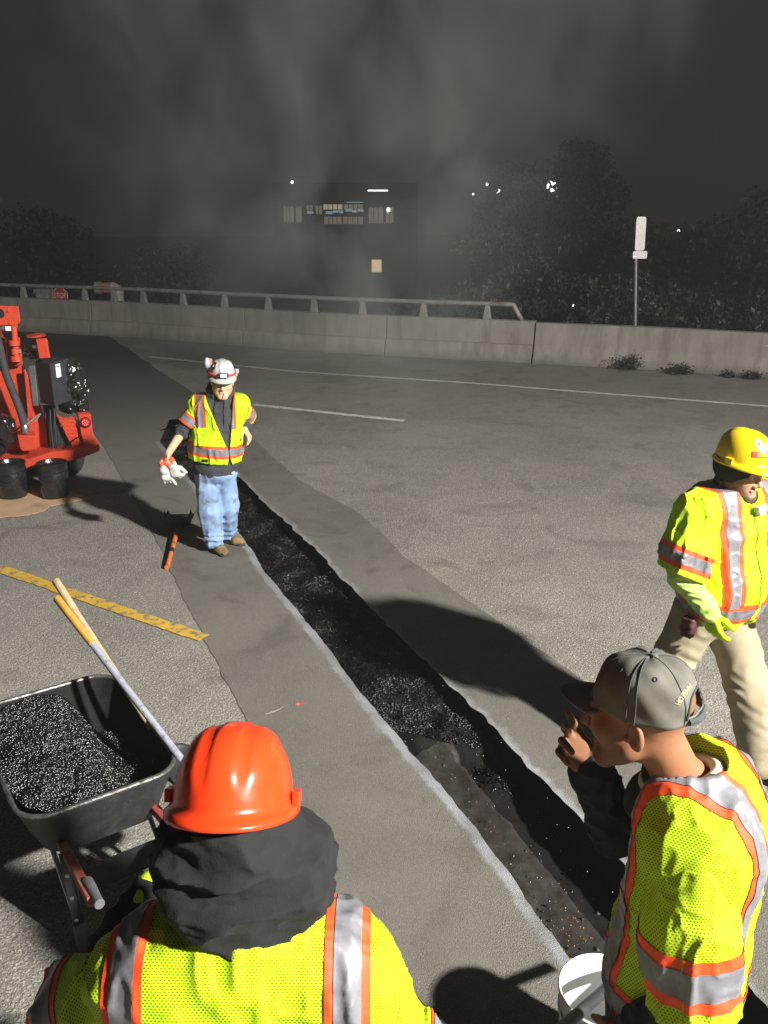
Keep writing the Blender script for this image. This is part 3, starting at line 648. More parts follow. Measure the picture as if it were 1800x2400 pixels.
# ------------------------------------------------------------------ light tower (out of the frame, lower right): the flood light of the site
tw = empty('light_tower', (LAMP_POS.x, LAMP_POS.y, 0), 'mobile light tower standing out of frame right of the photographer', 'light tower')
M['tower_y'] = simple('tower_paint', (0.55, 0.34, 0.03), 0.5, dirt=(.1, .08, .06)); M['flood'] = emis('flood_lens', (1, .97, .92), 60)
tx, ty = LAMP_POS.x, LAMP_POS.y
MB().box((tx, ty - 0.6, 0.85), (1.3, 2.2, 1.0)).build('generator', M['tower_y'], tw, bevel=.04)
MB().tube([(tx, ty - .35, 0.3), (tx, ty - .35, 9.2)], 0.06, 10).build('mast', M['galv'], tw)
aim = (LAMP_AIM - LAMP_POS).normalized(); side = aim.cross(Vector((0, 0, 1))).normalized(); up = side.cross(aim); RM = Matrix((side, up, -aim)).transposed()
for sx in (-.36, .36):
    for sz in (-.3, .3):
        cc = LAMP_POS - aim * .18 + side * sx + up * sz
        MB().box(cc, (.6, .5, .2), M=RM).build('lamp_head', M['dark'], tw, bevel=.02)
        MB().box(cc + aim * .105, (.52, .42, .01), M=RM).build('lens', M['flood'], tw)
for sx in (-.7, .7): MB().lathe([(.05, -.1), (.3, -.1), (.33, -.05), (.33, .05), (.3, .1), (.05, .1)], (tx + sx, ty - .6, .33), 20, M=Matrix.Rotation(R(90), 3, 'Y')).build('wheel', M['dark'], tw, smooth=True)
MB().tube([(tx - 1.1, ty - .35, .02), (tx + 1.1, ty - .35, .02)], .03, 8).build('outrigger', M['galv'], tw)
ld = bpy.data.lights.new('flood_light', 'AREA'); ld.shape = 'RECTANGLE'; ld.size = 0.6; ld.size_y = 0.5; ld.energy = LAMP_W; ld.spread = R(115); ld.color = (1.0, 0.965, 0.91)
lo = bpy.data.objects.new('flood_light', ld); COL.objects.link(lo); lo.location = LAMP_POS; lo.rotation_euler = RM.to_euler()
lo.parent = tw; lo.matrix_parent_inverse = wmat(tw).inverted()

# ------------------------------------------------------------------ haze and smoke
def volume(name, density, col, aniso=0.2):
    m = bpy.data.materials.new(name); m.use_nodes = True; nt = m.node_tree; nt.nodes.clear()
    out = nt.nodes.new('ShaderNodeOutputMaterial'); pv = nt.nodes.new('ShaderNodeVolumePrincipled')
    pv.inputs['Color'].default_value = rgba(col); pv.inputs['Anisotropy'].default_value = aniso; pv.inputs['Density'].default_value = density
    nt.links.new(pv.outputs[0], out.inputs['Volume']); return m, nt, pv
HAZE_D, SMOKE_D = 0.0023, 0.34
m, nt, pv = volume('haze_air', HAZE_D, (0.92, 0.94, 0.90))
tag(MB().box((0, 10, 2.95), (680, 660, 19.3)).build('haze', m), 'thin night haze lit by the flood light', 'haze', kind='stuff')
m, nt, pv = volume('smoke_air', 0.0, (0.90, 0.93, 0.88))
tc = nd(nt, 'ShaderNodeTexCoord'); mp = nd(nt, 'ShaderNodeMapping'); nt.links.new(tc.outputs['Object'], mp.inputs['Vector'])
mp.inputs['Scale'].default_value = (1.0, 0.8, 0.75)
n1 = noise(nt, 0.55, 5, 0.58, mp.outputs[0], 1.3)
sep = nd(nt, 'ShaderNodeSeparateXYZ'); nt.links.new(tc.outputs['Object'], sep.inputs[0])
# plume: soft column that leans and widens as it climbs
cx = mth(nt, 'MULTIPLY_ADD', sep.outputs[2], 0.06, -0.7)
wd = mth(nt, 'MULTIPLY_ADD', sep.outputs[2], 0.55, 1.5)
q = mth(nt, 'DIVIDE', mth(nt, 'SUBTRACT', sep.outputs[0], cx), wd); gx_ = mth(nt, 'SUBTRACT', 1.0, mth(nt, 'MULTIPLY', q, q), clamp=True)
q2 = mth(nt, 'DIVIDE', mth(nt, 'SUBTRACT', sep.outputs[1], 12.5), 3.4); gy_ = mth(nt, 'SUBTRACT', 1.0, mth(nt, 'MULTIPLY', q2, q2), clamp=True)
puff = nd(nt, 'ShaderNodeMapRange'); puff.inputs[1].default_value = 0.44; puff.inputs[2].default_value = 0.70; nt.links.new(n1, puff.inputs[0])
gz = nd(nt, 'ShaderNodeMapRange'); gz.inputs[1].default_value = 0.05; gz.inputs[2].default_value = 1.6; nt.links.new(sep.outputs[2], gz.inputs[0])
dn = mth(nt, 'MULTIPLY', mth(nt, 'MULTIPLY', gx_, gy_), mth(nt, 'MULTIPLY', puff.outputs[0], gz.outputs[0]))
nt.links.new(mth(nt, 'MULTIPLY', dn, SMOKE_D), pv.inputs['Density'])
tag(MB().box((0.5, 12.5, 6.05), (16, 7.0, 12.0)).build('smoke', m), 'pale smoke drifting up from the hot asphalt', 'smoke', kind='stuff')
for ob in [o for o in bpy.data.objects if o.name == 'smoke']:
    pass
# ================================================================== SCULPTING TOOLKIT (distance fields -> one continuous mesh)
def vn3(P, s, seed=0):
    Q = P * s + seed * 17.31; I = np.floor(Q).astype(np.int64); Fr = Q - I; Uu = Fr * Fr * (3 - 2 * Fr)
    def h(i, j, k):
        n = (i * 374761393 + j * 668265263 + k * 2147483647 + seed * 1013) & 0xffffffff
        n = ((n ^ (n >> 13)) * 1274126177) & 0xffffffff
        return ((n ^ (n >> 16)) & 0xffff) / 32767.5 - 1.0
    i, j, k = I.T; x, y, z = Uu.T
    c = lambda a, b, t: a + (b - a) * t
    return c(c(c(h(i,j,k), h(i+1,j,k), x), c(h(i,j+1,k), h(i+1,j+1,k), x), y), c(c(h(i,j,k+1), h(i+1,j,k+1), x), c(h(i,j+1,k+1), h(i+1,j+1,k+1), x), y), z)
class S:
    def __init__(s, f, lo, hi): s.f = f; s.lo = np.array(lo, float); s.hi = np.array(hi, float)
A_ = lambda v: np.array(v, float)
def rc(a, b, ra, rb=None):
    a = A_(a); b = A_(b); rb = ra if rb is None else rb; ab = b - a; L2 = max(ab @ ab, 1e-9); r = max(ra, rb)
    def f(P):
        t = np.clip((P - a) @ ab / L2, 0, 1); q = P - a - t[:, None] * ab
        return np.sqrt(np.einsum('ij,ij->i', q, q)) - (ra + (rb - ra) * t)
    return S(f, np.minimum(a, b) - r, np.maximum(a, b) + r)
def chain(pts, rr, k=0.02):
    return U(k, *[rc(pts[i], pts[i + 1], rr[i], rr[i + 1]) for i in range(len(pts) - 1)])
def el(c, r, Mx=None):
    """ellipsoid; Mx rows are its axes"""
    c = A_(c); r = A_(r); Mx = np.eye(3) if Mx is None else A_(Mx); ext = np.sqrt(((Mx * r[:, None]) ** 2).sum(0))
    def f(P):
        q = (P - c) @ Mx.T; k0 = np.sqrt(((q / r) ** 2).sum(1)); k1 = np.sqrt(((q / (r * r)) ** 2).sum(1)) + 1e-9
        return np.where(k0 < 1e-4, -r.min(), k0 * (k0 - 1) / k1)
    return S(f, c - ext, c + ext)
def rbox(c, hd, rad, Mx=None):
    c = A_(c); hd = A_(hd); Mx = np.eye(3) if Mx is None else A_(Mx); ext = np.abs(Mx).T @ hd
    def f(P):
        q = np.abs((P - c) @ Mx.T) - (hd - rad); return np.sqrt((np.maximum(q, 0) ** 2).sum(1)) + np.minimum(q.max(1), 0) - rad
    return S(f, c - ext, c + ext)
def smin(a, b, k):
    h = np.clip(0.5 + 0.5 * (b - a) / k, 0, 1); return b * (1 - h) + a * h - k * h * (1 - h)
def U(k, *ss):
    def f(P):
        d = ss[0].f(P)
        for s in ss[1:]: d = smin(d, s.f(P), k) if k > 0 else np.minimum(d, s.f(P))
        return d
    return S(f, np.min([s.lo for s in ss], 0) - k / 3, np.max([s.hi for s in ss], 0) + k / 3)
def sub(k, a, b): return S(lambda P: -smin(-a.f(P), b.f(P), k), a.lo, a.hi)
def off(a, d): return S(lambda P: a.f(P) - d, a.lo - d, a.hi + d)
def clip(a, *planes):
    pl = [(A_(p), A_(n) / np.linalg.norm(n)) for p, n in planes]
    def f(P):
        d = a.f(P)
        for p, n in pl: d = np.maximum(d, (P - p) @ n)
        return d
    return S(f, a.lo, a.hi)
def disp(a, g, amp): return S(lambda P: a.f(P) - g(P), a.lo - amp, a.hi + amp)
def folds(a, amp, scale, seed=0, stretch=(1, 1, 1), fine=0.35):
    st = A_(stretch)
    def g(P):
        Q = P * st; Q = Q + .25 / scale * np.stack([vn3(Q, scale * .6, seed + 7), vn3(Q, scale * .6, seed + 8), vn3(Q, scale * .6, seed + 9)], 1); n = (1 - np.abs(vn3(Q, scale, seed))) ** 2 * 2.2 - .8; m = vn3(Q, scale * 2.3, seed + 3)
        return amp * (0.75 * n + fine * m)
    return disp(a, g, amp)
def rid(P, scale, seed, st):
    Q = P * A_(st); Q = Q + .2 / scale * np.stack([vn3(Q, scale * .5, seed + 7), vn3(Q, scale * .5, seed + 8), vn3(Q, scale * .5, seed + 9)], 1)
    return (1 - np.abs(vn3(Q, scale, seed))) ** 3 * 1.6 - .4
def nets(s, h, pad=0.012):
    lo = s.lo - pad; hi = s.hi + pad; B = 6
    n = (np.ceil((hi - lo) / h / B).astype(int) + 1) * B
    nb = n // B; val = np.empty(n, np.float32)
    bi = np.stack(np.meshgrid(*[np.arange(k) for k in nb], indexing='ij'), -1).reshape(-1, 3)
    cen = lo + (bi * B + (B - 1) / 2) * h
    dc = np.concatenate([s.f(c) for c in np.array_split(cen, max(1, len(cen) // 200000))])
    act = np.abs(dc) < B * h * 0.87 * 1.25 + 0.012
    v6 = val.reshape(nb[0], B, nb[1], B, nb[2], B).transpose(0, 2, 4, 1, 3, 5)
    blk = np.where(dc[:, None] > 0, 1.0, -1.0) * np.ones((1, B ** 3)); blk = blk.astype(np.float32)
    loc = np.stack(np.meshgrid(*[np.arange(B)] * 3, indexing='ij'), -1).reshape(-1, 3) * h
    ai = np.nonzero(act)[0]
    for ch in np.array_split(ai, max(1, len(ai) * B ** 3 // 400000)):
        if len(ch) == 0: continue
        P = (lo + bi[ch] * B * h)[:, None, :] + loc[None]
        blk[ch] = s.f(P.reshape(-1, 3)).reshape(len(ch), -1)
    val = blk.reshape(nb[0], nb[1], nb[2], B, B, B).transpose(0, 3, 1, 4, 2, 5).reshape(n)
    sg = val < 0
    c8 = [sg[i:n[0]-1+i, j:n[1]-1+j, k:n[2]-1+k] for i in (0, 1) for j in (0, 1) for k in (0, 1)]
    cnt = sum(c.astype(np.int8) for c in c8); cell = (cnt > 0) & (cnt < 8)
    ci = np.argwhere(cell); idx = np.full(cell.shape, -1, np.int64); idx[cell] = np.arange(len(ci))
    acc = np.zeros((len(ci), 3)); num = np.zeros(len(ci))
    cv = [val[ci[:, 0] + i, ci[:, 1] + j, ci[:, 2] + k] for i in (0, 1) for j in (0, 1) for k in (0, 1)]
    co = [(i, j, k) for i in (0, 1) for j in (0, 1) for k in (0, 1)]
    for a in range(8):
        for b in range(a + 1, 8):
            dlt = np.array(co[b]) - np.array(co[a])
            if abs(dlt).sum() != 1: continue
            m = (cv[a] < 0) != (cv[b] < 0); t = np.where(m, cv[a] / np.where(m, cv[a] - cv[b], 1), 0)
            acc += np.where(m[:, None], np.array(co[a]) + t[:, None] * dlt, 0); num += m
    V = lo + (ci + acc / num[:, None]) * h
    Fs = []
    for ax in range(3):
        sl0 = [slice(None)] * 3; sl1 = [slice(None)] * 3; sl0[ax] = slice(0, -1); sl1[ax] = slice(1, None)
        e = np.argwhere(sg[tuple(sl0)] != sg[tuple(sl1)]); o1, o2 = [k for k in range(3) if k != ax]
        ok = (e[:, o1] > 0) & (e[:, o2] > 0) & (e[:, o1] < n[o1] - 1) & (e[:, o2] < n[o2] - 1); e = e[ok]
        q = []
        for d1, d2 in ((-1, -1), (0, -1), (0, 0), (-1, 0)):
            c = e.copy(); c[:, o1] += d1; c[:, o2] += d2; q.append(idx[c[:, 0], c[:, 1], c[:, 2]])
        q = np.stack(q, 1); inside = sg[e[:, 0], e[:, 1], e[:, 2]]
        flip = inside if ax != 1 else ~inside
        q[~flip] = q[~flip][:, ::-1]; Fs.append(q)
    return V, np.concatenate(Fs)
def vattr(me, name, data, typ='FLOAT_VECTOR'):
    at = me.attributes.new(name, typ, 'POINT')
    at.data.foreach_set('vector' if typ == 'FLOAT_VECTOR' else ('color' if 'COLOR' in typ else 'value'), np.asarray(data, np.float32).ravel())
def sculpt(name, s, h, mat, parent, wp=None, color=None):
    V, F = nets(s, h); me = npmesh(name, V, F, True); o = link(name, me, mat, parent)
    if wp is not None: vattr(me, 'wp', wp(V))
    if color is not None: vattr(me, 'tint', np.c_[color(V), np.ones(len(V))], 'FLOAT_COLOR')
    return o
def band(src, name, planes, mat, parent, offs=0.003):
    """a strip of cloth tape: the part of a sculpted garment between planes, lifted off its surface"""
    me0 = src.data; nV = len(me0.vertices); co = np.empty(nV * 3, np.float32); me0.vertices.foreach_get('co', co); co = co.reshape(-1, 3).astype(float)
    nr = np.empty(nV * 3, np.float32); me0.vertex_normals.foreach_get('vector', nr); nr = nr.reshape(-1, 3)
    fi = np.empty(len(me0.polygons) * 4, np.int32); me0.loops.foreach_get('vertex_index', fi); fi = fi.reshape(-1, 4)
    keep = np.ones(nV, bool); pl = [(A_(p), A_(n) / np.linalg.norm(n)) for p, n in planes]
    for p, n in pl: keep &= ((co - p) @ n) < 0.02
    fk = fi[keep[fi].all(1)]
    if len(fk) == 0: return None
    used = np.unique(fk); mp = np.full(nV, -1); mp[used] = np.arange(len(used))
    me = npmesh(name, co[used] + nr[used] * offs, mp[fk], True)
    bm = bmesh.new(); bm.from_mesh(me)
    for p, n in pl:
        bmesh.ops.bisect_plane(bm, geom=bm.verts[:] + bm.edges[:] + bm.faces[:], dist=1e-5, plane_co=Vector(p), plane_no=Vector(n), clear_outer=True)
    bm.to_mesh(me); bm.free(); me.polygons.foreach_set('use_smooth', np.ones(len(me.polygons), bool))
    return link(name, me, mat, parent)
def tape(src, parent_obj, co, no, half, planes=(), o=0.0025, sil=0.6):
    """orange tape with a silver reflective strip down its middle, between two planes round co along no"""
    no = A_(no) / np.linalg.norm(no); co = A_(co)
    band(src, 'orange_trim', [(co + no * half, no), (co - no * half, -no)] + list(planes), M['trim'], parent_obj, o)
    band(src, 'reflective_stripe', [(co + no * half * sil, no), (co - no * half * sil, -no)] + list(planes), M['silver'], parent_obj, o + 0.0022)

# ------------------------------------------------------------------ cloth and skin
def vest_mat(name, col, dots=0.0, scale=120.0):
    m, nt, b = new_mat(name); co = objco(nt)
    f = noise(nt, 7, 5, 0.6, co); c = mixc(nt, f, tuple(x * .86 for x in col), tuple(min(1, x * 1.08) for x in col))
    grime = ramp(nt, noise(nt, 4.0, 7, 0.65, co, .3), [(0.60, 0.0), (0.80, 0.55)]); c = mixc(nt, grime, c, tuple(x * .55 + .01 for x in col))
    hsock = noise(nt, 350, 2, 0.5, co)
    if dots:
        at = nd(nt, 'ShaderNodeAttribute', attribute_name='wp'); sp = nd(nt, 'ShaderNodeSeparateXYZ'); nt.links.new(at.outputs['Vector'], sp.inputs[0])
        uu = mth(nt, 'MULTIPLY', sp.outputs[0], scale); vv = mth(nt, 'MULTIPLY', sp.outputs[1], scale * 1.25)
        row = mth(nt, 'FLOOR', vv); ush = mth(nt, 'MULTIPLY_ADD', row, 0.5, uu)
        fx = mth(nt, 'SUBTRACT', mth(nt, 'FRACT', ush), 0.5); fy = mth(nt, 'SUBTRACT', mth(nt, 'FRACT', vv), 0.5)
        rr_ = mth(nt, 'SQRT', mth(nt, 'ADD', mth(nt, 'MULTIPLY', fx, fx), mth(nt, 'MULTIPLY', fy, fy)))
        dd = ramp(nt, rr_, [(0.20, 1.0), (0.34, 0.0)])
        c = mixc(nt, mth(nt, 'MULTIPLY', dd, dots), c, tuple(x * .16 for x in col)); hsock = mth(nt, 'MULTIPLY', dd, -1.0)
    nt.links.new(c, b.inputs['Base Color']); b.inputs['Roughness'].default_value = 0.75; b.inputs['Specular IOR Level'].default_value = 0.25
    bump(nt, b, hsock, 0.35, 0.0015); return m
LIME = (0.50, 0.74, 0.012)
M['lime'] = vest_mat('lime_cloth', LIME); M['lime_mesh'] = vest_mat('lime_mesh_cloth', (0.47, 0.66, 0.012), 0.85)
M['lime_shirt'] = vest_mat('pale_lime_shirt', (0.50, 0.68, 0.16))
M['trim'] = simple('orange_tape', (0.86, 0.075, 0.012), 0.65, var=.12, vs=20, bmp=.2, bs=300)
M['silver'] = simple('reflective_tape', (0.20, 0.20, 0.22), 0.42, 0.15, var=.10, vs=25, bmp=.12, bs=90, dirt=(.13, .13, .14), ds=10)
M['hoodie'] = simple('charcoal_hoodie', (0.038, 0.040, 0.045), 0.9, var=.25, vs=30, bmp=.3, bs=260)
M['black_fleece'] = simple('black_fleece', (0.0085, 0.008, 0.0085), 0.92, var=.3, vs=30, bmp=.3, bs=240)
M['navy'] = simple('navy_sleeve', (0.012, 0.013, 0.024), 0.9, var=.3, vs=20, bmp=.3, bs=240)
M['white_tee'] = simple('pale_collar', (0.62, 0.66, 0.50), 0.85, var=.1, bmp=.2, bs=200)
M['khaki'] = simple('khaki_trousers', (0.30, 0.255, 0.165), 0.85, var=.12, vs=10, bmp=.25, bs=260, dirt=(.16, .13, .085), ds=5, dthr=(.56, .8))
M['dark_trouser'] = simple('dark_trousers', (0.03, 0.03, 0.035), 0.9, var=.3, bmp=.2)
M['denim'] = simple('blue_denim', (0.20, 0.30, 0.48), 0.88, var=.28, vs=9, bmp=.3, bs=420, dirt=(0.075, 0.085, 0.085), ds=6.5, dthr=(.53, .70))
M['boot_tan'] = simple('tan_boot', (0.20, 0.135, 0.055), 0.75, var=.25, vs=18, bmp=.3, bs=90, dirt=(.09, .06, .03), ds=14)
M['boot_black'] = simple('black_boot', (0.014, 0.013, 0.013), 0.6, var=.3, bmp=.3, bs=80)
M['sole'] = simple('boot_sole', (0.035, 0.03, 0.025), 0.8)
def skin_mat(name, col):
    m, nt, b = new_mat(name); co = objco(nt)
    at = nd(nt, 'ShaderNodeAttribute', attribute_name='tint')
    n1 = noise(nt, 28, 6, 0.62, co); n2 = noise(nt, 420, 3, 0.6, co)
    c = mixc(nt, n1, tuple(x * .86 for x in col), tuple(x * 1.1 for x in col)); c = mixc(nt, 1.0, c, at.outputs['Color'], 'MULTIPLY')
    c = mixc(nt, ramp(nt, n2, [(0.48, 0.0), (0.70, 0.42)]), c, tuple(x * .5 for x in col))
    nt.links.new(c, b.inputs['Base Color']); b.inputs['Roughness'].default_value = 0.58; b.inputs['Specular IOR Level'].default_value = 0.35
    bump(nt, b, mth(nt, 'ADD', n2, mth(nt, 'MULTIPLY', noise(nt, 90, 4, .6, co), 1.0)), 0.3, 0.0012); return m
M['skin_fair'] = skin_mat('skin_fair', (0.60, 0.37, 0.235)); M['skin_tan'] = skin_mat('skin_tan', (0.52, 0.29, 0.17)); M['skin_brown'] = skin_mat('skin_brown', (0.30, 0.135, 0.066))
M['hair'] = simple('black_hair', (0.010, 0.009, 0.008), 0.6, var=.3, bmp=.5, bs=200)
M['eye_w'] = simple('eye_white', (0.55, 0.52, 0.48), 0.2, var=.03); M['eye_d'] = simple('eye_dark', (0.02, 0.012, 0.008), 0.15)
M['lip'] = simple('lip', (.4, .16, .12), .45)

def frame(F, pitch=0, roll=0):
    F = A_(F); F[2] = 0; F /= np.linalg.norm(F); Z = A_((0, 0, 1)); L = np.cross(Z, F)
    p = math.radians(pitch); f = F * math.cos(p) - Z * math.sin(p); u = F * math.sin(p) + Z * math.cos(p)
    r = math.radians(roll); u2 = u * math.cos(r) + L * math.sin(r); L2 = np.cross(u2, f)
    return np.stack([L2, f, u2])          # rows: left, forward, up
def frame_tilt(Fm, q):
    a = .45 * q; L, f, u = Fm; return np.stack([L * math.cos(a) + f * math.sin(a), f * math.cos(a) - L * math.sin(a), u])
def head_sdf(C, Fm, s=1.0, jawk=1.0, nose=1.0, necks=None, neckr=0.058, ears=True):
    W = lambda l, f, u: A_(C) + (A_((l, f, u)) * s) @ Fm
    parts = [el(W(0, -.012, .045), A_((.076, .098, .088)) * s, Fm), el(W(0, .034, -.030), A_((.062 + .012 * (jawk - 1) * 4, .058, .082)) * s, Fm)]
    for q in (-1, 1):
        parts += [rc(W(.052 * q, .012, -.055), W(.02 * q, .070, -.103), .024 * s * jawk, .019 * s * jawk), rc(W(.047 * q, .058, -.022), W(.04 * q, .066, -.02), .026 * s)]
    parts += [rc(W(-.012, .082, -.108), W(.012, .082, -.108), .017 * s), rc(W(-.036, .083, .022), W(.036, .083, .022), .013 * s)]
    head = U(.028 * s, *parts)
    for q in (-1, 1): head = sub(.012 * s, head, el(W(.031 * q, .107, -.001), A_((.019, .019, .011)) * s, Fm))
    face = [rc(W(0, .093, .006), W(0, .117 * nose, -.036), .008 * s, .0125 * s), rc(W(-.013, .101, -.041), W(.013, .101, -.041), .0095 * s)]
    head = U(.010 * s, head, *face)
    head = U(.007 * s, head, rc(W(-.018, .0925, -.066), W(.018, .0920, -.066), .0062 * s), rc(W(-.015, .0925, -.0785), W(.015, .0915, -.0785), .0070 * s))
    for q in (-1, 1):
        head = U(.006 * s, head, el(W(.031 * q, .082, -.001), A_((.0165, .0135, .0125)) * s, Fm))
        if not ears: continue
        eF = frame_tilt(Fm, q); ear = el(W(.084 * q, -.014, -.006), A_((.0095, .0205, .032)) * s, eF)
        head = U(.006 * s, head, ear); head = sub(.003 * s, head, el(W(.0945 * q, -.009, -.001), A_((.0085, .0125, .023)) * s, eF)); head = U(.003 * s, head, el(W(.084 * q, .004, -.012), A_((.007, .006, .009)) * s, eF))
    if necks: head = U(.03 * s, head, chain(necks, [neckr] * len(necks), .02))
    return head
def head_tint(C, Fm, s, beard=0.0, lips=(1.0, .72, .70), goatee=False, stub=0.0):
    def f(V):
        q = ((V - A_(C)) @ Fm.T) / s; l, fw, u = q.T; T = np.ones((len(V), 3))
        low = sstep(-.045, -.085, u) * sstep(-.03, .02, fw) * sstep(.30, .2, np.abs(l))
        side = sstep(.035, .05, np.abs(l)) * sstep(.0, -.03, u) * sstep(-.12, -.10, u) * sstep(.065, .045, np.abs(fw - .02))
        mou = sstep(.030, .020, np.abs(l)) * sstep(-.048, -.054, u) * sstep(-.100, -.088, u)
        st = .7 * sstep(.006, .002, np.abs(u + .0555)) * sstep(.032, .026, np.abs(l)) * sstep(.06, .08, fw)
        b = np.clip(low + .55 * side, 0, 1) * (1 - .85 * mou) + st
        b = np.clip(b, 0, 1)[:, None] * beard; T = T * (1 - b) + np.array([.13, .13, .15]) * b
        lp = (sstep(.009, .006, np.abs(u + .0725)) * sstep(.024, .018, np.abs(l)) * sstep(.075, .085, fw))[:, None]; T = T * (1 - lp) + T * A_(lips) * lp
        ml = (sstep(.004, .001, np.abs(u + .0722)) * sstep(.024, .019, np.abs(l)) * sstep(.075, .085, fw))[:, None]; T = T * (1 - .3 * ml)  # crease shade between the lips put into the tint, no groove modelled
        br = (sstep(.007, .003, np.abs(u - .022)) * sstep(.012, .016, np.abs(l)) * sstep(.052, .045, np.abs(l)) * sstep(.06, .075, fw))[:, None]; T = T * (1 - .8 * br)
        hr = (sstep(.055, .075, u) * sstep(.05, -.01, fw) + sstep(-.02, .03, u) * sstep(-.045, -.075, fw))[:, None]; hr = np.clip(hr, 0, 1) * stub; T = T * (1 - hr) + T * .45 * hr
        return T
    return f
def eyes(C, Fm, s, parent):
    W = lambda l, f, u: Vector(A_(C) + (A_((l, f, u)) * s) @ Fm)
    for q in (-1, 1):
        for nm, c, r, mt in (('eye', W(.031 * q, .0895, -.001), .0088, 'eye_w'), ('iris', W(.031 * q, .0945, -.001), .0048, 'eye_d')):
            prof = [(r * s * math.sin(a), r * s * math.cos(a)) for a in np.linspace(0.02, math.pi - .02, 9)]
            MB().lathe(prof, c, 12).build(nm, M[mt], parent, smooth=True)
def hand_sdf(wr, d, pn, thumb, curl, tc=0.5, s=1.0, fat=1.0, spread=0.06):
    """wr wrist, d towards the fingers, pn the way the palm faces, thumb side vector; curl per finger (0 straight..1 fist)"""
    d = A_(d) / np.linalg.norm(d); pn = A_(pn); pn -= d * (pn @ d); pn /= np.linalg.norm(pn); x = np.cross(d, pn)
    if x @ A_(thumb) < 0: x = -x
    wr = A_(wr); W = lambda a, b, c: wr + (x * a + d * b + pn * c) * s
    ps = []; fing = []
    for i, (kx, ky, L) in enumerate(((.028, .088, .074), (.009, .093, .082), (-.011, .089, .075), (-.029, .080, .058))):
        ps.append(rc(W(kx * .6, .004, 0), W(kx, ky, -.002), .0150 * s, .0120 * s * fat)); c = curl[i]; p = W(kx, ky, -.002); ang = 0.12 + c * 0.9; dirx = spread * (kx / .028)
        seg = []
        for j, fr in enumerate((.45, .31, .24)):
            v = d * math.cos(ang) + pn * math.sin(ang) + x * dirx; v /= np.linalg.norm(v); q = p + v * L * fr * s
            seg.append(rc(p, q, (.0096 - .0009 * j) * s * fat, (.0088 - .0009 * j) * s * fat)); p = q; ang += c * (1.45 if j == 0 else 1.0)
        fing.append(U(.003, *seg))
    palm = U(.016 * s, *ps)
    t0 = W(.018, .022, .006); v = x * .70 + d * .62 + pn * .35; v /= np.linalg.norm(v); t1 = t0 + v * .046 * s
    v2 = x * (.45 - .5 * tc) + d * .8 + pn * (.2 + .5 * tc); v2 /= np.linalg.norm(v2); t2 = t1 + v2 * .034 * s; t3 = t2 + (v2 + pn * .2 * tc) * .026 * s
    th = U(.006, rc(t0, t1, .0155 * s, .0115 * s * fat), rc(t1, t2, .0108 * s * fat, .0098 * s * fat), rc(t2, t3, .0096 * s * fat, .0080 * s * fat))
    out = U(.006 * s, palm, th)
    return U(.005 * s, out, *fing)
def boot(c, d, mat, parent, s=1.0):
    """work boot with its sole on the ground; c ankle point over the ground, d toe direction"""
    d = A_((d[0], d[1], 0)); d /= np.linalg.norm(d); x = np.array([-d[1], d[0], 0]); c = A_((c[0], c[1], 0)); W = lambda a, b, h: c + x * a * s + d * b * s + A_((0, 0, h * s))
    up = U(.03 * s, rc(W(0, -.02, .16), W(0, -.03, .06), .052 * s, .045 * s), rc(W(0, -.035, .05), W(0, .11, .045), .042 * s, .046 * s), rc(W(-.008, .12, .048), W(.008, .17, .04), .045 * s, .036 * s))
    up = clip(folds(up, .004, 26, 5), (W(0, 0, .018), (0, 0, -1)), (W(0, 0, .19), (0, 0, 1)))
    o = sculpt('boot', up, .006, mat, parent)
    so = U(.02 * s, rc(W(0, -.045, .015), W(0, .06, .015), .043 * s, .046 * s), rc(W(0, .06, .015), W(0, .17, .015), .046 * s, .042 * s))
    so = clip(so, (W(0, 0, .022), (0, 0, 1)), (W(0, 0, .0), (0, 0, -1))); sculpt('sole', so, .006, M['sole'], o)
    return o

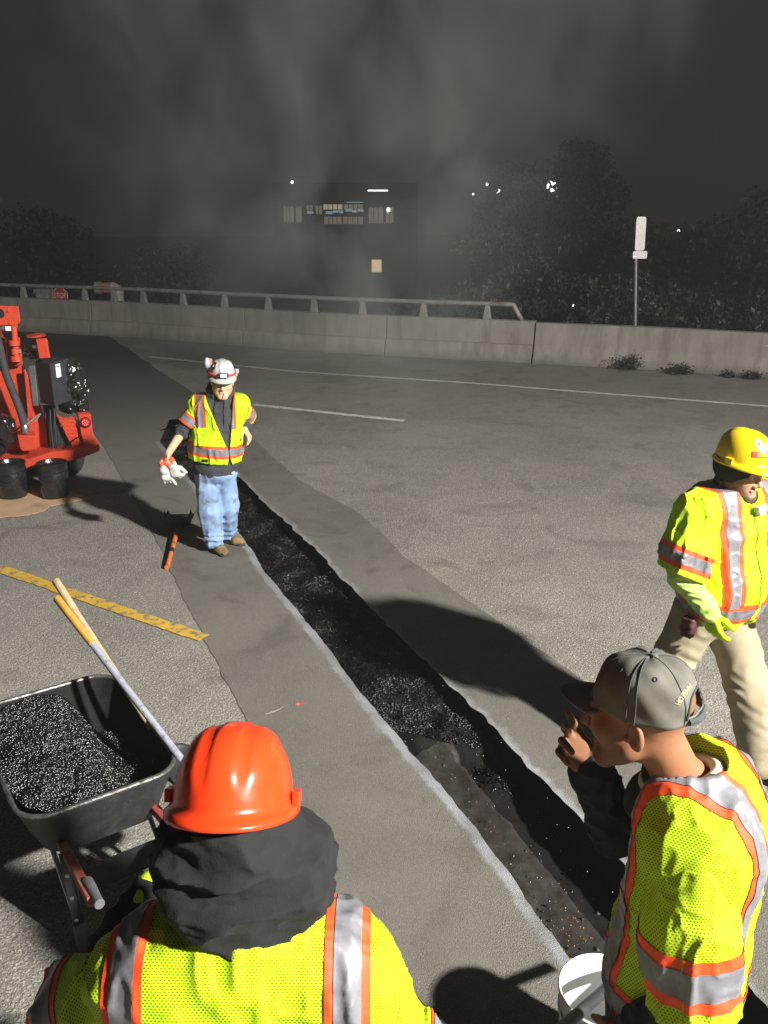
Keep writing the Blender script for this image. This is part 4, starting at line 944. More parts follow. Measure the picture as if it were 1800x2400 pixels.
# ------------------------------------------------------------------ hats
def hard_hat(C, Fm, mat, parent, lh=.135, wh=.110, hh=.150, ridge='three', front=.042, rear=.014, sidew=.010, name='hard_hat', slots=True, top=False):
    """shell with ridges and brim; C centre of the rim, Fm rows left/forward/up"""
    NTh, NSx = 96, 26; V = []; F = []
    def W(l, f, u): return A_(C) + A_((l, f, u)) @ Fm
    def ridge_h(l, k):
        if ridge == 'three':
            def bnd(c, w): return sstep(w + .006, w - .001, abs(l - c))
            return .0034 * max(bnd(0, .021), bnd(.062, .014), bnd(-.062, .014)) * k
        return .0075 * sstep(.020, .008, abs(l)) * k
    def brim(th): cf = math.cos(th); return sidew + (front - sidew) * max(0, cf) ** 2.2 + (rear - sidew) * max(0, -cf) ** 1.6
    rings = []
    for (eb, u) in ((1.0, -.012), (1.0, -.004), (.55, .003), (.12, .010)):
        rings.append([W((wh + brim(a) * eb) * math.sin(a), (lh + brim(a) * eb) * math.cos(a), u - .014 * max(0, math.cos(a)) * eb) for a in np.linspace(0, 2 * math.pi, NTh, endpoint=False)])
    for k in range(NSx):
        s = k / (NSx - 1); a_ = s * math.pi / 2; rad = math.cos(a_) ** .72; z = .016 + (hh - .016) * math.sin(a_) ** 1.05; rg = []
        for th in np.linspace(0, 2 * math.pi, NTh, endpoint=False):
            l = wh * rad * math.sin(th); f = lh * rad * math.cos(th); kk = float(sstep(.12, .34, s)); nv = A_((l / wh ** 2, f / lh ** 2, z / hh ** 2)); nv /= np.linalg.norm(nv) + 1e-9
            r_ = ridge_h(l, kk); rg.append(W(*(A_((l, f, z)) + nv * r_)))
        rings.append(rg)
    V = [v for r in rings for v in r]; n = NTh
    F = [(i * n + k, i * n + (k + 1) % n, (i + 1) * n + (k + 1) % n, (i + 1) * n + k) for i in range(len(rings) - 2) for k in range(n)]
    tip = len(V); V = V[:-n] ; V.append(W(0, 0, hh + ridge_h(0, 1))); F = [f for f in F if max(f) < len(V) - 1]; b = (len(rings) - 2) * n; F3 = [(b + k, b + (k + 1) % n, len(V) - 1, len(V) - 1) for k in range(n)]
    me = bpy.data.meshes.new(name); me.from_pydata([tuple(v) for v in V], [], F + [f[:3] for f in F3])
    bm = bmesh.new(); bm.from_mesh(me); bmesh.ops.recalc_face_normals(bm, faces=bm.faces)
    for v in bm.verts: pass
    bm.to_mesh(me); bm.free(); me.polygons.foreach_set('use_smooth', np.ones(len(me.polygons), bool))
    o = link(name, me, mat, parent); sd = o.modifiers.new('shell', 'SOLIDIFY'); sd.thickness = .003; sd.offset = -1
    if slots:
        for q in (-1, 1):
            mb = MB(); Mr = Matrix([list(r) for r in Fm]).transposed()
            mb.box(W(q * (wh + .010), -.005, .018), (.014, .040, .026), M=Mr); so = mb.build('accessory_slot', mat, o, bevel=.003)
    W_ = W
    bd = [W((wh - .010) * math.sin(a), (lh - .012) * math.cos(a), -.012) for a in np.linspace(0, 2 * math.pi, 33)]
    MB().tube(bd, .009, 6, cap=False).build('suspension_band', M['boot_black'], o, smooth=True)
    return o
def dome_pt(C, Fm, th, s, lh, wh, hh, lift=0.0):
    a_ = s * math.pi / 2; rad = math.cos(a_) ** .72; z = .016 + (hh - .016) * math.sin(a_) ** 1.05
    l = wh * rad * math.sin(th); f = lh * rad * math.cos(th); nv = A_((l / wh ** 2, f / lh ** 2, z / hh ** 2)); nv /= np.linalg.norm(nv)
    return A_(C) + (A_((l, f, z)) + nv * lift) @ Fm
def sticker(C, Fm, th, s, wth, hs, lh, wh, hh, mat, parent, round_=False, lift=.0075, n=10, name='sticker'):
    V = []; F = []
    for i in range(n + 1):
        for j in range(n + 1):
            a = (i / n - .5) * 2; b = (j / n - .5) * 2
            if round_:
                m = max(abs(a), abs(b)); r = math.hypot(a, b); k = m / r if r > 1e-6 else 1; a *= k; b *= k
            V.append(dome_pt(C, Fm, th + a * wth / 2, s + b * hs / 2, lh, wh, hh, lift))
    for i in range(n):
        for j in range(n): F.append((i * (n + 1) + j, i * (n + 1) + j + 1, (i + 1) * (n + 1) + j + 1, (i + 1) * (n + 1) + j))
    return MB().add(V, F).build(name, mat, parent, smooth=True)
def cyl_wp(org, ax, ref):
    ax = A_(ax) / np.linalg.norm(ax); ref = A_(ref); ref -= ax * (ref @ ax); ref /= np.linalg.norm(ref); s3 = np.cross(ax, ref); org = A_(org)
    def f(V, rad=None):
        q = V - org; a = np.arctan2(q @ s3, q @ ref); return np.c_[a * f.rad, q @ ax, np.zeros(len(V))]
    f.rad = .2; return f
M['hat_orange'] = simple('orange_shell', (0.86, 0.052, 0.010), 0.22, var=.06, vs=6, spec=.6, dirt=(.30, .025, .008), ds=55, dthr=(.72, .78))
M['hat_yellow'] = simple('yellow_shell', (0.86, 0.60, 0.010), 0.28, var=.05, vs=6, spec=.5, dirt=(.45, .30, .02), ds=10, dthr=(.66, .85))
M['hat_grey'] = simple('grey_shell', (0.42, 0.42, 0.40), 0.35, var=.25, vs=25, dirt=(.14, .14, .13), ds=22, dthr=(.58, .72))
M['sticker_w'] = simple('white_sticker', (0.80, 0.80, 0.82), 0.4, var=.03); M['sticker_r'] = simple('red_sticker', (0.60, 0.06, 0.06), 0.4, var=.1); M['sticker_b'] = simple('ink', (0.05, 0.06, 0.10), 0.5)
# ================================================================== PEOPLE
Zv = A_((0, 0, 1))
def lerp(a, b, t): return A_(a) * (1 - t) + A_(b) * t
def loc(c, Fm, l, f, u): return A_(c) + A_((l, f, u)) @ Fm
def leg(hip, knee, ank, r0, r1, r2, k=.03): return chain([hip, knee, ank], [r0, r1, r2], k)
def topclip(a, p, n, z):
    p = A_(p); n = A_(n) / np.linalg.norm(n)
    return S(lambda P: np.where(P[:, 2] > z, np.maximum(a.f(P), (P - p) @ n), a.f(P)), a.lo, a.hi)
def vopen(c, Fm, w0, w1, z0, z1, fmin, slant=0.0):
    """front opening of a vest: wedge between the fronts, half width w0 at height z0 to w1 at z1"""
    c = A_(c)
    def f(P):
        q = (P - c) @ Fm.T; t = np.clip((P[:, 2] - z0) / (z1 - z0), 0, 1); w = w0 + (w1 - w0) * t
        return np.maximum(np.abs(q[:, 0] - slant * (1 - t)) - w, fmin - q[:, 1])
    return S(f, c - 1, c + 1)
def put_text(txt, size, pos, xdir, ydir, mat, parent, name='lettering', bend=None):
    me = text_mesh(txt, size, name); x = A_(xdir) / np.linalg.norm(xdir); y = A_(ydir); y -= x * (y @ x); y /= np.linalg.norm(y)
    n = len(me.vertices); co = np.empty(n * 3, np.float32); me.vertices.foreach_get('co', co); co = co.reshape(-1, 3)
    W = bend(co) if bend else A_(pos) + co[:, :1] * x + co[:, 1:2] * y
    me.vertices.foreach_set('co', W.astype(np.float32).ravel()); me.update(); return link(name, me, mat, parent)

# ---------------- worker in the orange hard hat, seen from behind (foreground)
def person_back():
    cx = -.285; e = empty('person', (cx, 1.42, 0), 'worker seen from behind in orange hard hat, black hood and lime mesh vest', 'person', 'road workers')
    Ls, Rs, NB = A_((-.505, 1.385, 1.355)), A_((-.065, 1.385, 1.375)), A_((cx, 1.41, 1.465))
    Le, Lw = A_((-.70, 1.50, 1.15)), A_((-.585, 1.78, 1.225)); Re, Rw = A_((.04, 1.43, 1.07)), A_((-.12, 1.62, .98))
    Hf = frame((0.04, 1, 0), 25); C = A_((-.294, 1.402, 1.715))
    tor = U(.09, rc(Ls, Rs, .078), el((cx, 1.405, 1.20), (.235, .150, .27)), el((cx, 1.42, .95), (.215, .155, .22)), rc(NB, lerp(NB, Ls, .6), .078, .082), rc(NB, lerp(NB, Rs, .6), .078, .082))
    armL = lambda r0, r1, r2: chain([Ls, Le, Lw], [r0, r1, r2], .03); armR = lambda r0, r1, r2: chain([Rs, Re, Rw], [r0, r1, r2], .03)
    hips = A_((cx, 1.42, .92))
    handL = hand_sdf(Lw, Lw - Le, (0, 0, -1), (1, 0, 0), (.5, .5, .55, .6), fat=1.25); handR = hand_sdf(Rw, Rw - Re, (1, 0, -.3), (0, 0, 1), (.6, .6, .6, .6))
    body = U(.02, head_sdf(C, Hf, 0.97, necks=[loc(C, Hf, 0, -.0, -.06), NB - A_((0, 0, .04))], neckr=.05), off(clip(tor, ((0, 0, .95), (0, 0, -1))), -.03), armL(.045, .038, .028), armR(.045, .038, .028), handR)
    sculpt('body', body, .006, M['skin_tan'], e, color=head_tint(C, Hf, 1.03, stub=1.0))
    hd = lambda l, y, z: A_((-.290 - l * .84, 1.40 + y, z))
    hood = U(.035, chain([hd(.10, .08, 1.655), hd(.115, .02, 1.645), hd(.085, -.03, 1.64), hd(0, -.045, 1.64), hd(-.085, -.03, 1.64), hd(-.13, .02, 1.64), hd(-.11, .08, 1.655)], [.040, .054, .058, .060, .060, .058, .042], .04),
                 chain([hd(.115, .05, 1.62), hd(.11, -.02, 1.605), hd(.05, -.05, 1.60), hd(-.05, -.052, 1.60), hd(-.13, -.025, 1.60), hd(-.155, .04, 1.60)], [.040, .046, .046, .048, .050, .046], .04),
                 chain([hd(.06, .0, 1.70), hd(0, -.01, 1.71), hd(-.06, .0, 1.70)], [.075, .085, .075], .04),
                 chain([hd(.12, -.005, 1.56), hd(.04, -.045, 1.555), hd(-.05, -.045, 1.555), hd(-.14, -.01, 1.565)], [.040, .042, .042, .048], .04), rc(NB - A_((0, 0, .03)), A_((-.29, 1.40, 1.66)), .115, .085))
    hood = disp(folds(folds(hood, .015, 12, 4, (.55, .9, 1.6), fine=.2), .0045, 30, 14, (.6, 1, 1.5), fine=.2), lambda P: .005 * np.sin(P[:, 2] * 150 + 5 * vn3(P, 9, 2) + P[:, 0] * 40) * sstep(-.3, .4, vn3(P, 7, 11)), .02)
    sculpt('hood', hood, .005, M['black_fleece'], e)
    for S_, E_, W_ in ((Ls, Le, Lw), (Rs, Re, Rw)): sculpt('hoodie_sleeve', folds(chain([lerp(S_, E_, .45), E_, lerp(E_, W_, .9)], [.060, .062, .052], .03), .010, 16, 8), .007, M['black_fleece'], e)
    glove = U(.01, handL, rc(lerp(Le, Lw, .80), Lw, .052, .050)); sculpt('glove', glove, .005, M['lime'], e)
    vest = disp(off(tor, .024), lambda P: .007 * vn3(P * A_((1, 1, .5)), 9, 2) + .008 * rid(P, 12, 5, (1.2, 1, .42)) + .004 * rid(P, 22, 6, (1, 1, .9)), .02)
    vest = clip(vest, ((0, 0, .80), (0, 0, -1)), ((cx, 1.38, 1.555), (0, -.25, 1)))
    wp = lambda V: np.c_[V[:, 0], V[:, 2] + .85 * V[:, 1], V[:, 0] * 0]
    v = sculpt('vest', vest, .0055, M['lime_mesh'], e, wp=wp)
    for sx in (-.505, -.070): tape(v, v, (sx, 1.3, 1.4), (1, 0, 0), .044)
    tape(v, v, (0, 0, 1.02), (0, 0, 1), .05)
    for S_, E_, r0, r1 in ((Ls, Le, .088, .098), (Rs, Re, .090, .100)):
        d = E_ - S_; a = S_ + d * .06; b = S_ + d * 1.0; sv = disp(rc(a - d * .02, b + d * .1, r0, r1), lambda P: .012 * rid(P, 13, 3, (1.2, 1.2, .45)), .014); sv = clip(sv, (b, d), ((cx + (-.245 if S_ is Ls else .25), 0, 0), (1 if S_ is Ls else -1, 0, 0)))
        w = cyl_wp(S_, d, (0, -1, 0.2)); w.rad = .095; o = sculpt('vest_sleeve', sv, .0055, M['lime_mesh'], e, wp=w); tape(o, o, S_ + d * .82, d, .05)
    tr = folds(U(.05, el(hips, (.20, .15, .15)), leg((-.37, 1.42, .88), (-.38, 1.45, .48), (-.39, 1.43, .10), .105, .085, .075), leg((-.20, 1.42, .88), (-.19, 1.45, .48), (-.18, 1.43, .10), .105, .085, .075)), .008, 10)
    sculpt('trousers', tr, .012, M['dark_trouser'], e)
    boot((-.39, 1.42), (-.15, 1), M['boot_black'], e); boot((-.18, 1.42), (.15, 1), M['boot_black'], e)
    hard_hat(loc(C, Hf, 0, .004, .048), Hf, M['hat_orange'], e, lh=.146, wh=.114, hh=.152, front=.045, rear=.026, sidew=.014)
    return e
person_back()

M['lime_seam'] = simple('lime_piping', (.30, .42, .01), .8)
# ---------------- man in the grey-green cap, in profile with a hand at his mouth
def person_cap():
    F3 = A_((-.88, .47, 0)); Fm = frame(F3); NB = A_((.695, 1.725, 1.595))
    e = empty('person', (.745, 1.75, 0), 'man in faded grey-green cap and lime mesh vest raising a hand to his mouth', 'person', 'road workers')
    Ls, Rs = A_((.680, 1.580, 1.475)), A_((.83, 1.90, 1.475)); Le, Lw = A_((.705, 1.535, 1.16)), A_((.60, 1.60, .95)); Re, Rw = A_((.615, 1.935, 1.285)), A_((.527, 1.885, 1.515))
    Hf = frame((-.85, .53, 0), 7); C = A_((.572, 1.695, 1.790)); s = 1.07
    T = A_((.755, 1.745, 1.31))
    tor = U(.08, rc(lerp(Ls, Rs, .12), lerp(Ls, Rs, .88), .070), el(T, (.195, .140, .27), Fm), el((.745, 1.75, 1.03), (.185, .15, .22), Fm), el(loc(NB, Fm, 0, -.075, -.11), (.15, .09, .13), Fm), rc(NB, lerp(NB, Ls, .6), .062, .068), rc(NB, lerp(NB, Rs, .6), .062, .068))
    handR = hand_sdf(Rw, (-.62, -.02, .78), (.25, -.95, .15), (.7, 0, .7), (.12, .30, .62, .75), tc=.25, s=1.15, spread=.12)
    handL = hand_sdf(Lw, Lw - Le, (.5, .8, 0), (-.8, 0, 0), (.4, .45, .5, .5))
    head = head_sdf(C, Hf, s, jawk=1.0, nose=1.02, necks=[loc(C, Hf, 0, -.030, -.040), NB + A_((-.005, 0, .0)), NB - A_((0, 0, .08))], neckr=.056)
    body = U(.018, head, off(clip(tor, ((0, 0, 1.0), (0, 0, -1))), -.030), chain([Ls, Le, Lw], [.045, .038, .030], .02), chain([Rs, Re, Rw], [.045, .038, .029], .02), handR, handL)
    sculpt('body', body, .0034, M['skin_brown'], e, color=head_tint(C, Hf, s, beard=.42, stub=.55, lips=(.9, .62, .6)))
    eyes(C, Hf, s, e)
    sh = folds(off(tor, .004), .006, 13, 6); sculpt('sweater', clip(U(.02, sh, ), ((0, 0, .85), (0, 0, -1)), (loc(NB, Fm, 0, 0, .022), A_((0.25, -.1, 1)))), .007, M['navy'], e)
    slv = folds(U(.02, chain([Rs, Re, lerp(Re, Rw, .93)], [.072, .060, .050], .03), rc(lerp(Re, Rw, .86), lerp(Re, Rw, .95), .053, .052)), .009, 22, 3); sculpt('sweater_sleeve', slv, .005, M['navy'], e)
    slv = folds(chain([lerp(Ls, Le, .8), Le, lerp(Le, Lw, .95)], [.066, .060, .050], .03), .008, 22, 4); sculpt('sweater_sleeve', slv, .008, M['navy'], e)
    # pale collar round the neck
    ring = lambda r, z, t: [loc(NB, Fm, r * math.sin(a), r * 1.12 * math.cos(a) + .004, z - t * math.cos(a)) for a in np.linspace(0, 2 * math.pi, 25)]
    sculpt('collar', chain(ring(.070, .012, .034), [.013] * 25, .012), .004, M['white_tee'], e)
    sculpt('sweater_collar', U(.02, chain(ring(.084, -.020, .036), [.019] * 25, .015), chain(ring(.086, -.050, .036), [.022] * 25, .015)), .005, M['navy'], e)
    vest = disp(off(tor, .020), lambda P: .006 * vn3(P * A_((1, 1, .5)), 10, 12) + .0055 * rid(P, 12, 15, (1.1, 1.1, .36)) + .003 * rid(P, 26, 16, (1, 1, 1)), .02)
    nk = S(lambda P: np.maximum(np.linalg.norm(((P - loc(NB, Fm, 0, .018, 0)) @ Fm.T) * A_((1, .80, 0)), axis=1) - .088, 1.40 - P[:, 2]), NB - 1, NB + 1)
    vest = sub(.008, sub(.01, vest, vopen(NB, Fm, .035, .085, .95, 1.55, .02)), nk); vest = clip(vest, ((0, 0, .80), (0, 0, -1)))
    wp = lambda V: np.c_[(V - T) @ Fm[1], V[:, 2] - .85 * ((V - T) @ Fm[0]), V[:, 0] * 0]
    v = sculpt('vest', vest, .005, M['lime_mesh'], e, wp=wp)
    L = Fm[0]; tape(v, v, loc(T, Fm, .122, 0, 0), L, .044); tape(v, v, loc(T, Fm, -.122, 0, 0), L, .044); tape(v, v, (0, 0, 1.0), (0, 0, 1), .05)
    d = Le - Ls; a = Ls + d * .02; b = Ls + d * 1.08
    sv = disp(U(.05, rc(a, lerp(a, b, .5), .084, .098), rc(lerp(a, b, .5), b + d * .15, .098, .104)), lambda P: -.002 + .009 * rid(P, 14, 31, (1.3, 1.3, .30)) + .003 * rid(P, 30, 33, (1, 1, .8)), .018)
    sv = clip(sv, (b, d), (loc(T, Fm, .168, 0, 0), -Fm[0] + .12 * Zv)); w = cyl_wp(Ls, d, (0, -1, 0)); w.rad = .10
    o = sculpt('vest_sleeve', sv, .0045, M['lime_mesh'], e, wp=w); tape(o, o, Ls + d * .70, d, .066, sil=.56); pv_ = np.cross(d, Fm[0]); pv_ /= np.linalg.norm(pv_); band(o, 'seam', [(Ls + pv_ * .002, pv_), (Ls - pv_ * .002, -pv_), (Ls, -Fm[0])], M['lime_seam'], o, .0035)
    d2 = Re - Rs; sv = clip(folds(rc(Rs, Rs + d2 * .7, .084, .092), .006, 14, 9), (Rs + d2 * .5, d2)); sculpt('vest_sleeve', sv, .007, M['lime_mesh'], e, wp=cyl_wp(Rs, d2, (0, 0, 1)))
    # seam from neck over the shoulder down the sleeve
    pk = band(v, 'pocket', [(loc(T, Fm, .155, 0, 0), L), (loc(T, Fm, .045, 0, 0), -L), ((0, 0, 1.30), (0, 0, 1)), ((0, 0, 1.08), (0, 0, -1)), (loc(T, Fm, 0, .05, 0), -Fm[1])], M['silver'], v, .007)
    tr = folds(U(.05, el((.74, 1.75, .90), (.19, .15, .14), Fm), leg((.70, 1.67, .86), (.68, 1.68, .47), (.72, 1.68, .10), .10, .085, .075), leg((.78, 1.84, .86), (.76, 1.86, .47), (.80, 1.85, .10), .10, .085, .075)), .008, 10)
    sculpt('trousers', tr, .012, M['dark_trouser'], e); boot((.72, 1.68), F3, M['boot_black'], e); boot((.80, 1.85), F3, M['boot_black'], e)
    # --- cap
    M['cap'] = simple('faded_cap_cloth', (0.135, 0.130, 0.108), 0.9, var=.22, vs=16, bmp=.10, bs=420, dirt=(0.060, 0.062, 0.050), ds=9, dthr=(.50, .75)); M['cap_trim'] = simple('cap_trim', (0.060, 0.064, 0.066), 0.9, var=.2, bmp=.3, bs=300)
    M['thread'] = simple('cream_thread', (0.55, 0.47, 0.22), 0.8)
    Cf = frame((-.79, .61, 0), 3); K = loc(C, Hf, 0, -.012, .026); lh, wh, hh = .120, .095, .122
    def cp(th, t, lift=0.0):                       # crown point: th round from the front, t 0..1 rim to button
        rad = math.cos(t * math.pi / 2) ** .62; z = hh * math.sin(t * math.pi / 2) ** .92
        k = 1 + .012 * math.sin(3 * th + 1) * (1 - t) + .018 * abs(math.sin(3 * th)) * t * (1 - t)
        l = wh * rad * math.sin(th) * k; f = lh * rad * math.cos(th) * k - .012 * t * max(0, math.cos(th)); nv = A_((l / wh ** 2, f / lh ** 2, z / hh ** 2 + 1e-6)); nv /= np.linalg.norm(nv)
        wr = .0018 * math.sin(th * 9 + t * 14) * (1 - t) + .0025 * math.sin(th * 4 - t * 9)
        return loc(K, Cf, *(A_((l, f, z)) + nv * (lift + wr)))
    n, m = 120, 30; V = [cp(2 * math.pi * k / n, j / m) for j in range(m) for k in range(n)] + [cp(0, 1.0)]
    def hole_(k, j):
        th = 2 * math.pi * ((k + .5) % n) / n; t = (j + .5) / m; q = loc(K, Cf, 0, 0, 0); p = (cp(th, t) - K) @ Cf.T
        return p[1] < 0 and p[2] > .020 and (p[0] / .042) ** 2 + ((p[2] - .018) / .056) ** 2 < 1
    F = [(j * n + k, j * n + (k + 1) % n, (j + 1) * n + (k + 1) % n, (j + 1) * n + k) for j in range(m - 1) for k in range(n) if not hole_(k, j)] + [((m - 1) * n + k, (m - 1) * n + (k + 1) % n, m * n) for k in range(n)]
    cap = MB().add(V, F).build('cap', M['cap'], e, smooth=True); cap.modifiers.new('cloth', 'SOLIDIFY').thickness = .0022
    bill = MB(); V = []; F = []; nb, mb_ = 28, 10
    for i in range(nb + 1):
        th = -.92 + 1.84 * i / nb
        for j in range(mb_ + 1):
            t = j / mb_; base = (cp(th, 0.0) - K) @ Cf.T; ext = .078 * max(0.0, math.cos(th * 1.55)) ** .6
            p = base + A_((0, ext * t, 0)); p[2] += -.004 - .020 * t * .4 - (p[0] / .09) ** 2 * .012 * (.35 + .65 * t); V.append(loc(K, Cf, *p))
    for i in range(nb):
        for j in range(mb_): F.append((i * (mb_ + 1) + j, i * (mb_ + 1) + j + 1, (i + 1) * (mb_ + 1) + j + 1, (i + 1) * (mb_ + 1) + j))
    b = bill.add(V, F).build('bill', M['cap'], cap, smooth=True); sd = b.modifiers.new('board', 'SOLIDIFY'); sd.thickness = .004; sd.offset = 0
    MB().lathe([(.001, .006), (.006, .005), (.008, .001), (.008, -.002)], Vector(cp(0, 1.0, .001)), 12).build('button', M['cap'], cap, smooth=True)
    for th in [math.pi / 2 - .06, math.pi / 2 + .10, -math.pi / 2 + .06, -math.pi / 2 - .1]: MB().tube([cp(th, t, .0012) for t in np.linspace(0, .97, 24)], .0011, 5).build('seam', M['cap_trim'], cap, smooth=True)
    for th in [math.pi / 6, -math.pi / 6, math.pi * .83, -math.pi * .83]: MB().tube([cp(th, t, .0010) for t in np.linspace(.02, .97, 22)], .0008, 5).build('seam', M['cap_trim'], cap, smooth=True)
    for th in (1.05, 2.05, -1.05, -2.05):
        c0 = cp(th, .60, .001); q = [c0 + (cp(th + .045 * math.cos(a), .60 + .032 * math.sin(a), .0012) - c0) for a in np.linspace(0, 2 * math.pi, 13)]; MB().tube(q, .0011, 5, cap=False).build('eyelet', M['cap_trim'], cap, smooth=True)
    MB().tube([cp(math.pi - .42 + .84 * k / 12, 0.0, .001) + Cf[2] * .010 for k in range(13)], .0085, 6).build('strap', M['cap_trim'], cap, smooth=True)
    arch = []
    for a in np.linspace(0, math.pi, 15):
        l = .044 * math.cos(a); z = .016 + .058 * math.sin(a); t = 2 / math.pi * math.asin(min(1, (z / hh) ** (1 / .92))); th = math.pi - math.asin(max(-1, min(1, l / (wh * math.cos(t * math.pi / 2) ** .62)))); arch.append(cp(th, t, .0012))
    MB().tube(arch, .0024, 6).build('arch_binding', M['cap_trim'], cap, smooth=True)
    def bend(co):
        W = []
        for x_, y_, _ in co:
            ang = x_ / .070 - .62; r = .070 + y_; l = r * math.sin(ang) ; z = .016 + r * math.cos(ang)
            # reads left to right from behind: left side of the wearer first
            t = 2 / math.pi * math.asin(min(1, (min(z, hh * .99) / hh) ** (1 / .92))); th = math.pi + math.asin(max(-1, min(1, l / (wh * math.cos(t * math.pi / 2) ** .62)))); W.append(cp(th, t, .0022))
        return np.array(W)
    put_text('HO.PENN', .0115, (0, 0, 0), (1, 0, 0), (0, 1, 0), M['thread'], cap, bend=bend)
    return e
person_cap()

# ---------------- walking worker with the yellow hard hat at the right edge
def person_walk():
    F2 = A_((.55, -.83, 0)); Fm = frame(F2); ctr = A_((1.745, 4.215, 0)); e = empty('person', (1.7, 4.1, 0), 'bearded worker in yellow hard hat and khaki trousers walking at the right edge', 'person', 'road workers')
    NB = A_((1.75, 4.20, 1.52)); Rs, Ls = A_((1.545, 4.085, 1.445)), A_((1.95, 4.345, 1.44)); Re, Rw = A_((1.485, 4.02, 1.135)), A_((1.605, 3.905, .985)); Le, Lw = A_((2.10, 4.32, 1.14)), A_((2.08, 4.10, .98))
    Hf = frame((.62, -.78, 0), 5); C = A_((1.745, 4.140, 1.640)); s = 1.08
    tor = U(.09, rc(lerp(Rs, Ls, .1), lerp(Rs, Ls, .9), .075), el((1.745, 4.205, 1.28), (.225, .165, .25), Fm), el(loc((1.745, 4.205, 1.03), Fm, 0, .03, 0), (.235, .195, .24), Fm), rc(NB, lerp(NB, Ls, .6), .066, .07), rc(NB, lerp(NB, Rs, .6), .066, .07))
    glv = hand_sdf(Rw, (.30, -.10, -1), (.75, .55, .1), (.3, -.95, 0), (.22, .28, .32, .36), tc=.35, s=1.08, fat=1.28, spread=.14)
    body = U(.02, head_sdf(C, Hf, s, jawk=1.12, ears=False, necks=[loc(C, Hf, 0, -.02, -.06), NB - A_((0, 0, .04))], neckr=.068), off(clip(tor, ((0, 0, .95), (0, 0, -1))), -.03), chain([Rs, Re, Rw], [.045, .04, .03], .02), chain([Ls, Le, Lw], [.045, .04, .03], .02), hand_sdf(Lw, Lw - Le, (-1, 0, 0), (0, 0, 1), (.5, .5, .5, .5)))
    sculpt('body', body, .004, M['skin_tan'], e, color=head_tint(C, Hf, s, beard=.97, stub=1.0, lips=(1.05, .72, .75))); eyes(C, Hf, s, e)
    sculpt('headband', folds(clip(el(loc(C, Hf, 0, -.008, .035), A_((.104, .110, .11)) * s, Hf), (loc(C, Hf, 0, 0, .075), Hf[2]), (loc(C, Hf, 0, 0, -.055), -(Hf[2] - .66 * Hf[1]))), .003, 40), .005, M['black_fleece'], e)
    nk = chain([loc(NB, Fm, .075 * math.sin(a), .075 * math.cos(a) + .01, .030 - .020 * math.cos(a)) for a in np.linspace(0, 2 * math.pi, 17)], [.022] * 17, .01); sculpt('neck_gaiter', folds(nk, .005, 35), .006, M['black_fleece'], e)
    v0 = disp(off(tor, .018), lambda P: .008 * vn3(P * A_((1, 1, .55)), 8, 22) + .010 * rid(P, 11, 25, (1.1, 1.1, .45)) + .004 * rid(P, 24, 27, (1, 1, 1)), .02)
    hem = disp(v0, lambda P: .010 * np.sin(P[:, 0] * 40) * sstep(.95, .84, P[:, 2]), .01)
    hem = sub(.012, hem, S(lambda P: np.maximum(np.linalg.norm(((P - loc(NB, Fm, 0, .03, 0)) @ Fm.T) * A_((1, .72, 0)), axis=1) - .082 * sstep(1.36, 1.52, P[:, 2]), 1.36 - P[:, 2]), NB - 1, NB + 1))
    v = sculpt('vest', clip(hem, ((1.745, 4.2, .815), (.06, 0, -1)), ((NB[0], NB[1], 1.555), (0, 0, 1))), .0065, M['lime'], e)
    L = Fm[0]
    for l in (-.145, .145): tape(v, v, loc(ctr, Fm, l, 0, 0), L, .052, planes=[((0, 0, .975), (0, 0, -1))], sil=.55)
    tape(v, v, (1.745, 4.2, .93), (.03, 0, 1), .058, sil=.52)
    zp = band(v, 'zip', [(loc(ctr, Fm, .012, 0, 0), L), (loc(ctr, Fm, -.012, 0, 0), -L), (ctr, -Fm[1])], M['lime'], v, .006)
    d = Re - Rs; b = Rs + d * 1.0; sv = disp(U(.05, rc(Rs + d * .0, lerp(Rs, b, .6), .098, .106), rc(lerp(Rs, b, .6), b + d * .1, .105, .118)), lambda P: .016 * rid(P, 12, 41, (1.4, 1.4, .33)) + .005 * rid(P, 26, 42, (1, 1, .8)), .02)
    o = sculpt('vest_sleeve', topclip(clip(sv, (b, d + A_((-.06, 0, 0)))), loc(ctr, Fm, -.200, 0, 0), Fm[0], 1.36), .006, M['lime'], e); tape(o, o, Rs + d * .74, d + A_((-.06, 0, 0)), .050, sil=.52)
    d = Le - Ls; o = sculpt('vest_sleeve', clip(folds(rc(Ls, Ls + d, .088, .108), .007, 13), (Ls + d * .95, d)), .009, M['lime'], e); tape(o, o, Ls + d * .7, d, .05)
    for S_, E_, W_ in ((Rs, Re, Rw), (Ls, Le, Lw)): sculpt('shirt_sleeve', disp(chain([lerp(S_, E_, .8), E_, W_], [.075, .066, .048], .04), lambda P: .007 * (1 - 2 * np.abs(vn3(P * A_((.7, .7, 1.5)), 24, 33))), .008), .005, M['lime_shirt'], e)
    g = sculpt('glove', U(.01, glv, rc(lerp(Re, Rw, .82), Rw + A_((.01, 0, -.02)), .046, .038)), .0035, M['lime'], e)
    M['glove_cuff'] = simple('green_knit', (0.18, 0.40, 0.02), .9, bmp=.4, bs=300); MB().tube([lerp(Re, Rw, .80), lerp(Re, Rw, .9), Rw + A_((.005, 0, -.012))], [.0500, .0495, .046], 20, cap=False).build('cuff', M['glove_cuff'], g, smooth=True)
    pos = Rw + A_((.30, -.10, -1)) / 1.05 * .055 - A_((.72, .55, .1)) * .024
    for q_, sz in ((.0, (.036, .003, .006)), (.014, (.022, .003, .010))): MB().box(pos + A_((0, 0, q_)), sz, M=Matrix.Rotation(R(-52), 3, 'Z')).build('glove_print', M['sticker_b'], g)
